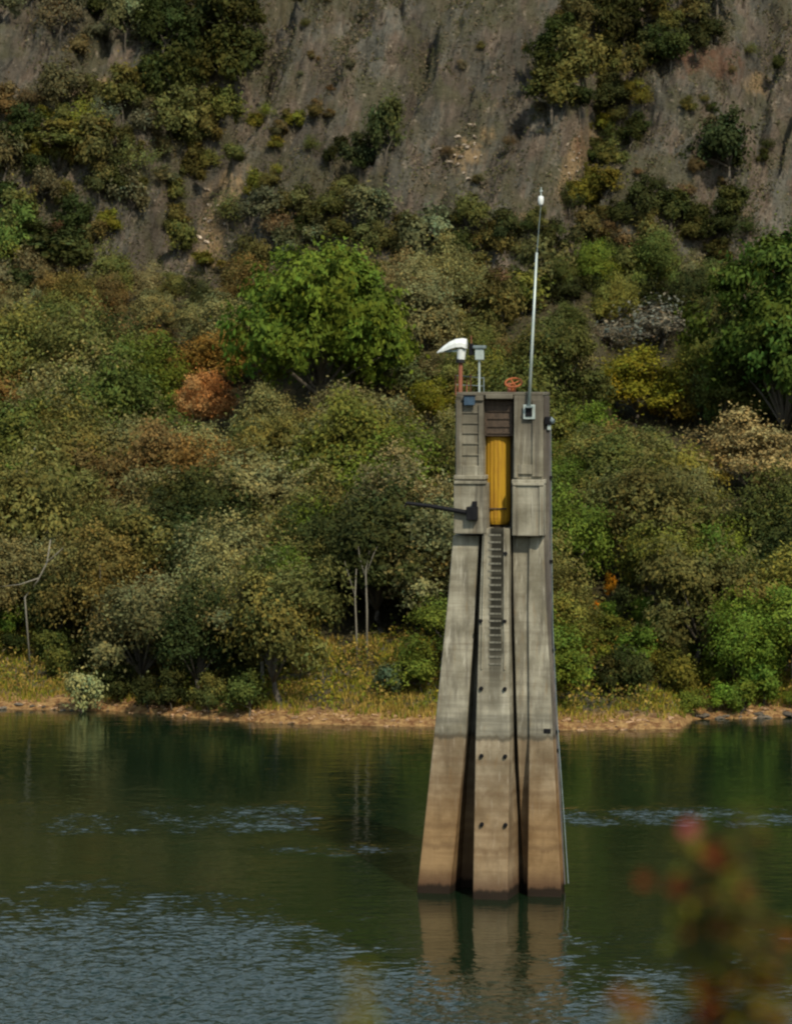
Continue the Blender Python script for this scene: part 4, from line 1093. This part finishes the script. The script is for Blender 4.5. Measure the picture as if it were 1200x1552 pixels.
# ------------------------------------------------------------------ flowering shrub on the near bank, out of focus
M_NSTEM = plain_mat('green_stem', (0.10, 0.09, 0.03), (0.14, 0.07, 0.03), 0.7)
def flat_leaf(mb, p, d, L, wdt, droop):
    d = d.normalized(); side = d.cross(Vector((0, 0, 1))).normalized() if abs(d.z) < 0.95 else Vector((1, 0, 0)); up = side.cross(d)
    v = [p]
    for t, w in ((0.25, 0.75), (0.5, 1.0), (0.78, 0.62)):
        c = p + d * L * t - Vector((0, 0, droop * t * t * L))
        v += [c - side * wdt * w + up * 0.006, c, c + side * wdt * w + up * 0.006]
    v.append(p + d * L - Vector((0, 0, droop * L)))
    mb.add(v, [(0, 2, 1), (0, 3, 2), (1, 2, 5, 4), (2, 3, 6, 5), (4, 5, 8, 7), (5, 6, 9, 8), (7, 8, 10), (8, 9, 10)])
def near_plant(px_list, y, label, leafcols, flowers, seed, dens=1.0, nleaf=13):
    """px_list: photo positions of the stem tips"""
    g = random.Random(seed)
    cx = sum(p[0] for p in px_list) / len(px_list)
    bx = ray(cx, 1600)[0] * y
    gz = near_z(bx, y)
    e = link('flowering_shrub', None, None, (bx, y, gz)); tag(e, label, 'shrub')
    lm = [plain_mat('near_leaf', c, tuple(v * 0.7 for v in c), 0.6, sc=(1, 1, 1), scale=30, spec=0.06) for c in leafcols]
    for si, (tx, ty) in enumerate(px_list):
        yy = g.uniform(-0.12, 0.12)
        rx, rz = ray(tx, ty)
        tip = Vector((rx * (y + yy) - bx, yy, CAMZ + rz * (y + yy) - gz))
        b0 = Vector((g.uniform(-.06, .06) + tip.x * 0.35, g.uniform(-.05, .05), -0.05))
        mid = b0.lerp(tip, 0.55) + Vector((g.uniform(-.03, .03), 0, 0.05))
        P = []
        for k in range(9):
            t = k / 8; P.append(b0 * (1 - t) ** 2 + mid * 2 * t * (1 - t) + tip * t * t)
        mb = MB(); mb.tube(P, [0.006 - 0.0005 * k for k in range(9)], 6); mb.build('stem', M_NSTEM, e, smooth=True)
        groups = [MB() for _ in lm]
        L_tot = tip.z - b0.z
        for k in range(int(nleaf * dens)):
            t = 1 - (k + 0.3) / nleaf * 0.62 / max(L_tot, 0.3)
            t = min(max(t, 0.05), 1)
            p = b0 * (1 - t) ** 2 + mid * 2 * t * (1 - t) + tip * t * t
            a = k * 2.4 + g.uniform(-.4, .4)
            d = Vector((math.cos(a), math.sin(a) * 0.7, g.uniform(-0.1, 0.6)))
            flat_leaf(groups[g.randrange(len(lm))], p, d, g.uniform(0.04, 0.065), g.uniform(0.013, 0.022), g.uniform(0.1, 0.5))
        for mb, m in zip(groups, lm):
            if mb.v: mb.build('leaves', m, e)
    for (fx, fy, r, c, nm) in flowers:
        rx, rz = ray(fx, fy); p = Vector((rx * (y - 0.05) - bx, -0.05, CAMZ + rz * (y - 0.05) - gz))
        fm = plain_mat('petal', c, tuple(v * 0.8 for v in c), 0.7, sc=(1, 1, 1), scale=40, spec=0.05)
        mb = MB()
        for k in range(9):
            a = 2 * math.pi * k / 9
            flat_leaf(mb, p, Vector((math.cos(a) * 0.9, -0.5 + 0.4 * math.sin(a), math.sin(a) * 0.9 + 0.2)), r, r * 0.38, 0.1)
        o = mb.build('flower', fm, e); o['label'] = nm
YN = 6.0
redf = (0.22, 0.045, 0.02); pink = (0.50, 0.12, 0.14); orf = (0.24, 0.095, 0.02); mar = (0.13, 0.02, 0.012)
near_plant([(1045, 1258), (1085, 1285), (1025, 1330), (1130, 1230), (1100, 1330), (1065, 1400), (1140, 1360), (1175, 1400), (1195, 1450), (1090, 1460), (1130, 1480), (1060, 1500), (1170, 1520)], YN,
           'tall blurred shrub with red and pink flowers at the lower right', [(0.095, 0.105, 0.008), (0.13, 0.115, 0.010), (0.08, 0.09, 0.01), (0.15, 0.07, 0.012)],
           [(1044, 1256, 0.022, pink, 'pink flower at the top of the shrub'), (1080, 1290, 0.030, redf, 'red flower'), (1100, 1312, 0.028, redf, 'red flower'), (1024, 1342, 0.026, mar, 'dark red flower'), (1092, 1402, 0.026, redf, 'red flower'),
            (1075, 1522, 0.036, mar, 'dark red flower'), (1068, 1495, 0.03, orf, 'orange flower'), (975, 1335, 0.02, redf, 'red flower'), (1150, 1490, 0.03, orf, 'orange flower'), (1192, 1420, 0.026, orf, 'orange flower')], 5, 1.0, 52)
near_plant([(540, 1462), (552, 1500), (528, 1520)], 5.6, 'small blurred green sprig at the bottom left of the tower reflection', [(0.12, 0.14, 0.012), (0.19, 0.15, 0.02)], [(560, 1470, 0.016, orf, 'orange flower')], 8, 1.0, 26)
near_plant([(950, 1500), (972, 1528), (930, 1545)], 5.8, 'small blurred orange sprig below the tall flowering shrub', [(0.17, 0.13, 0.02), (0.22, 0.09, 0.02)], [(965, 1525, 0.028, orf, 'orange flower'), (940, 1505, 0.02, orf, 'orange flower')], 9, 1.0, 24)
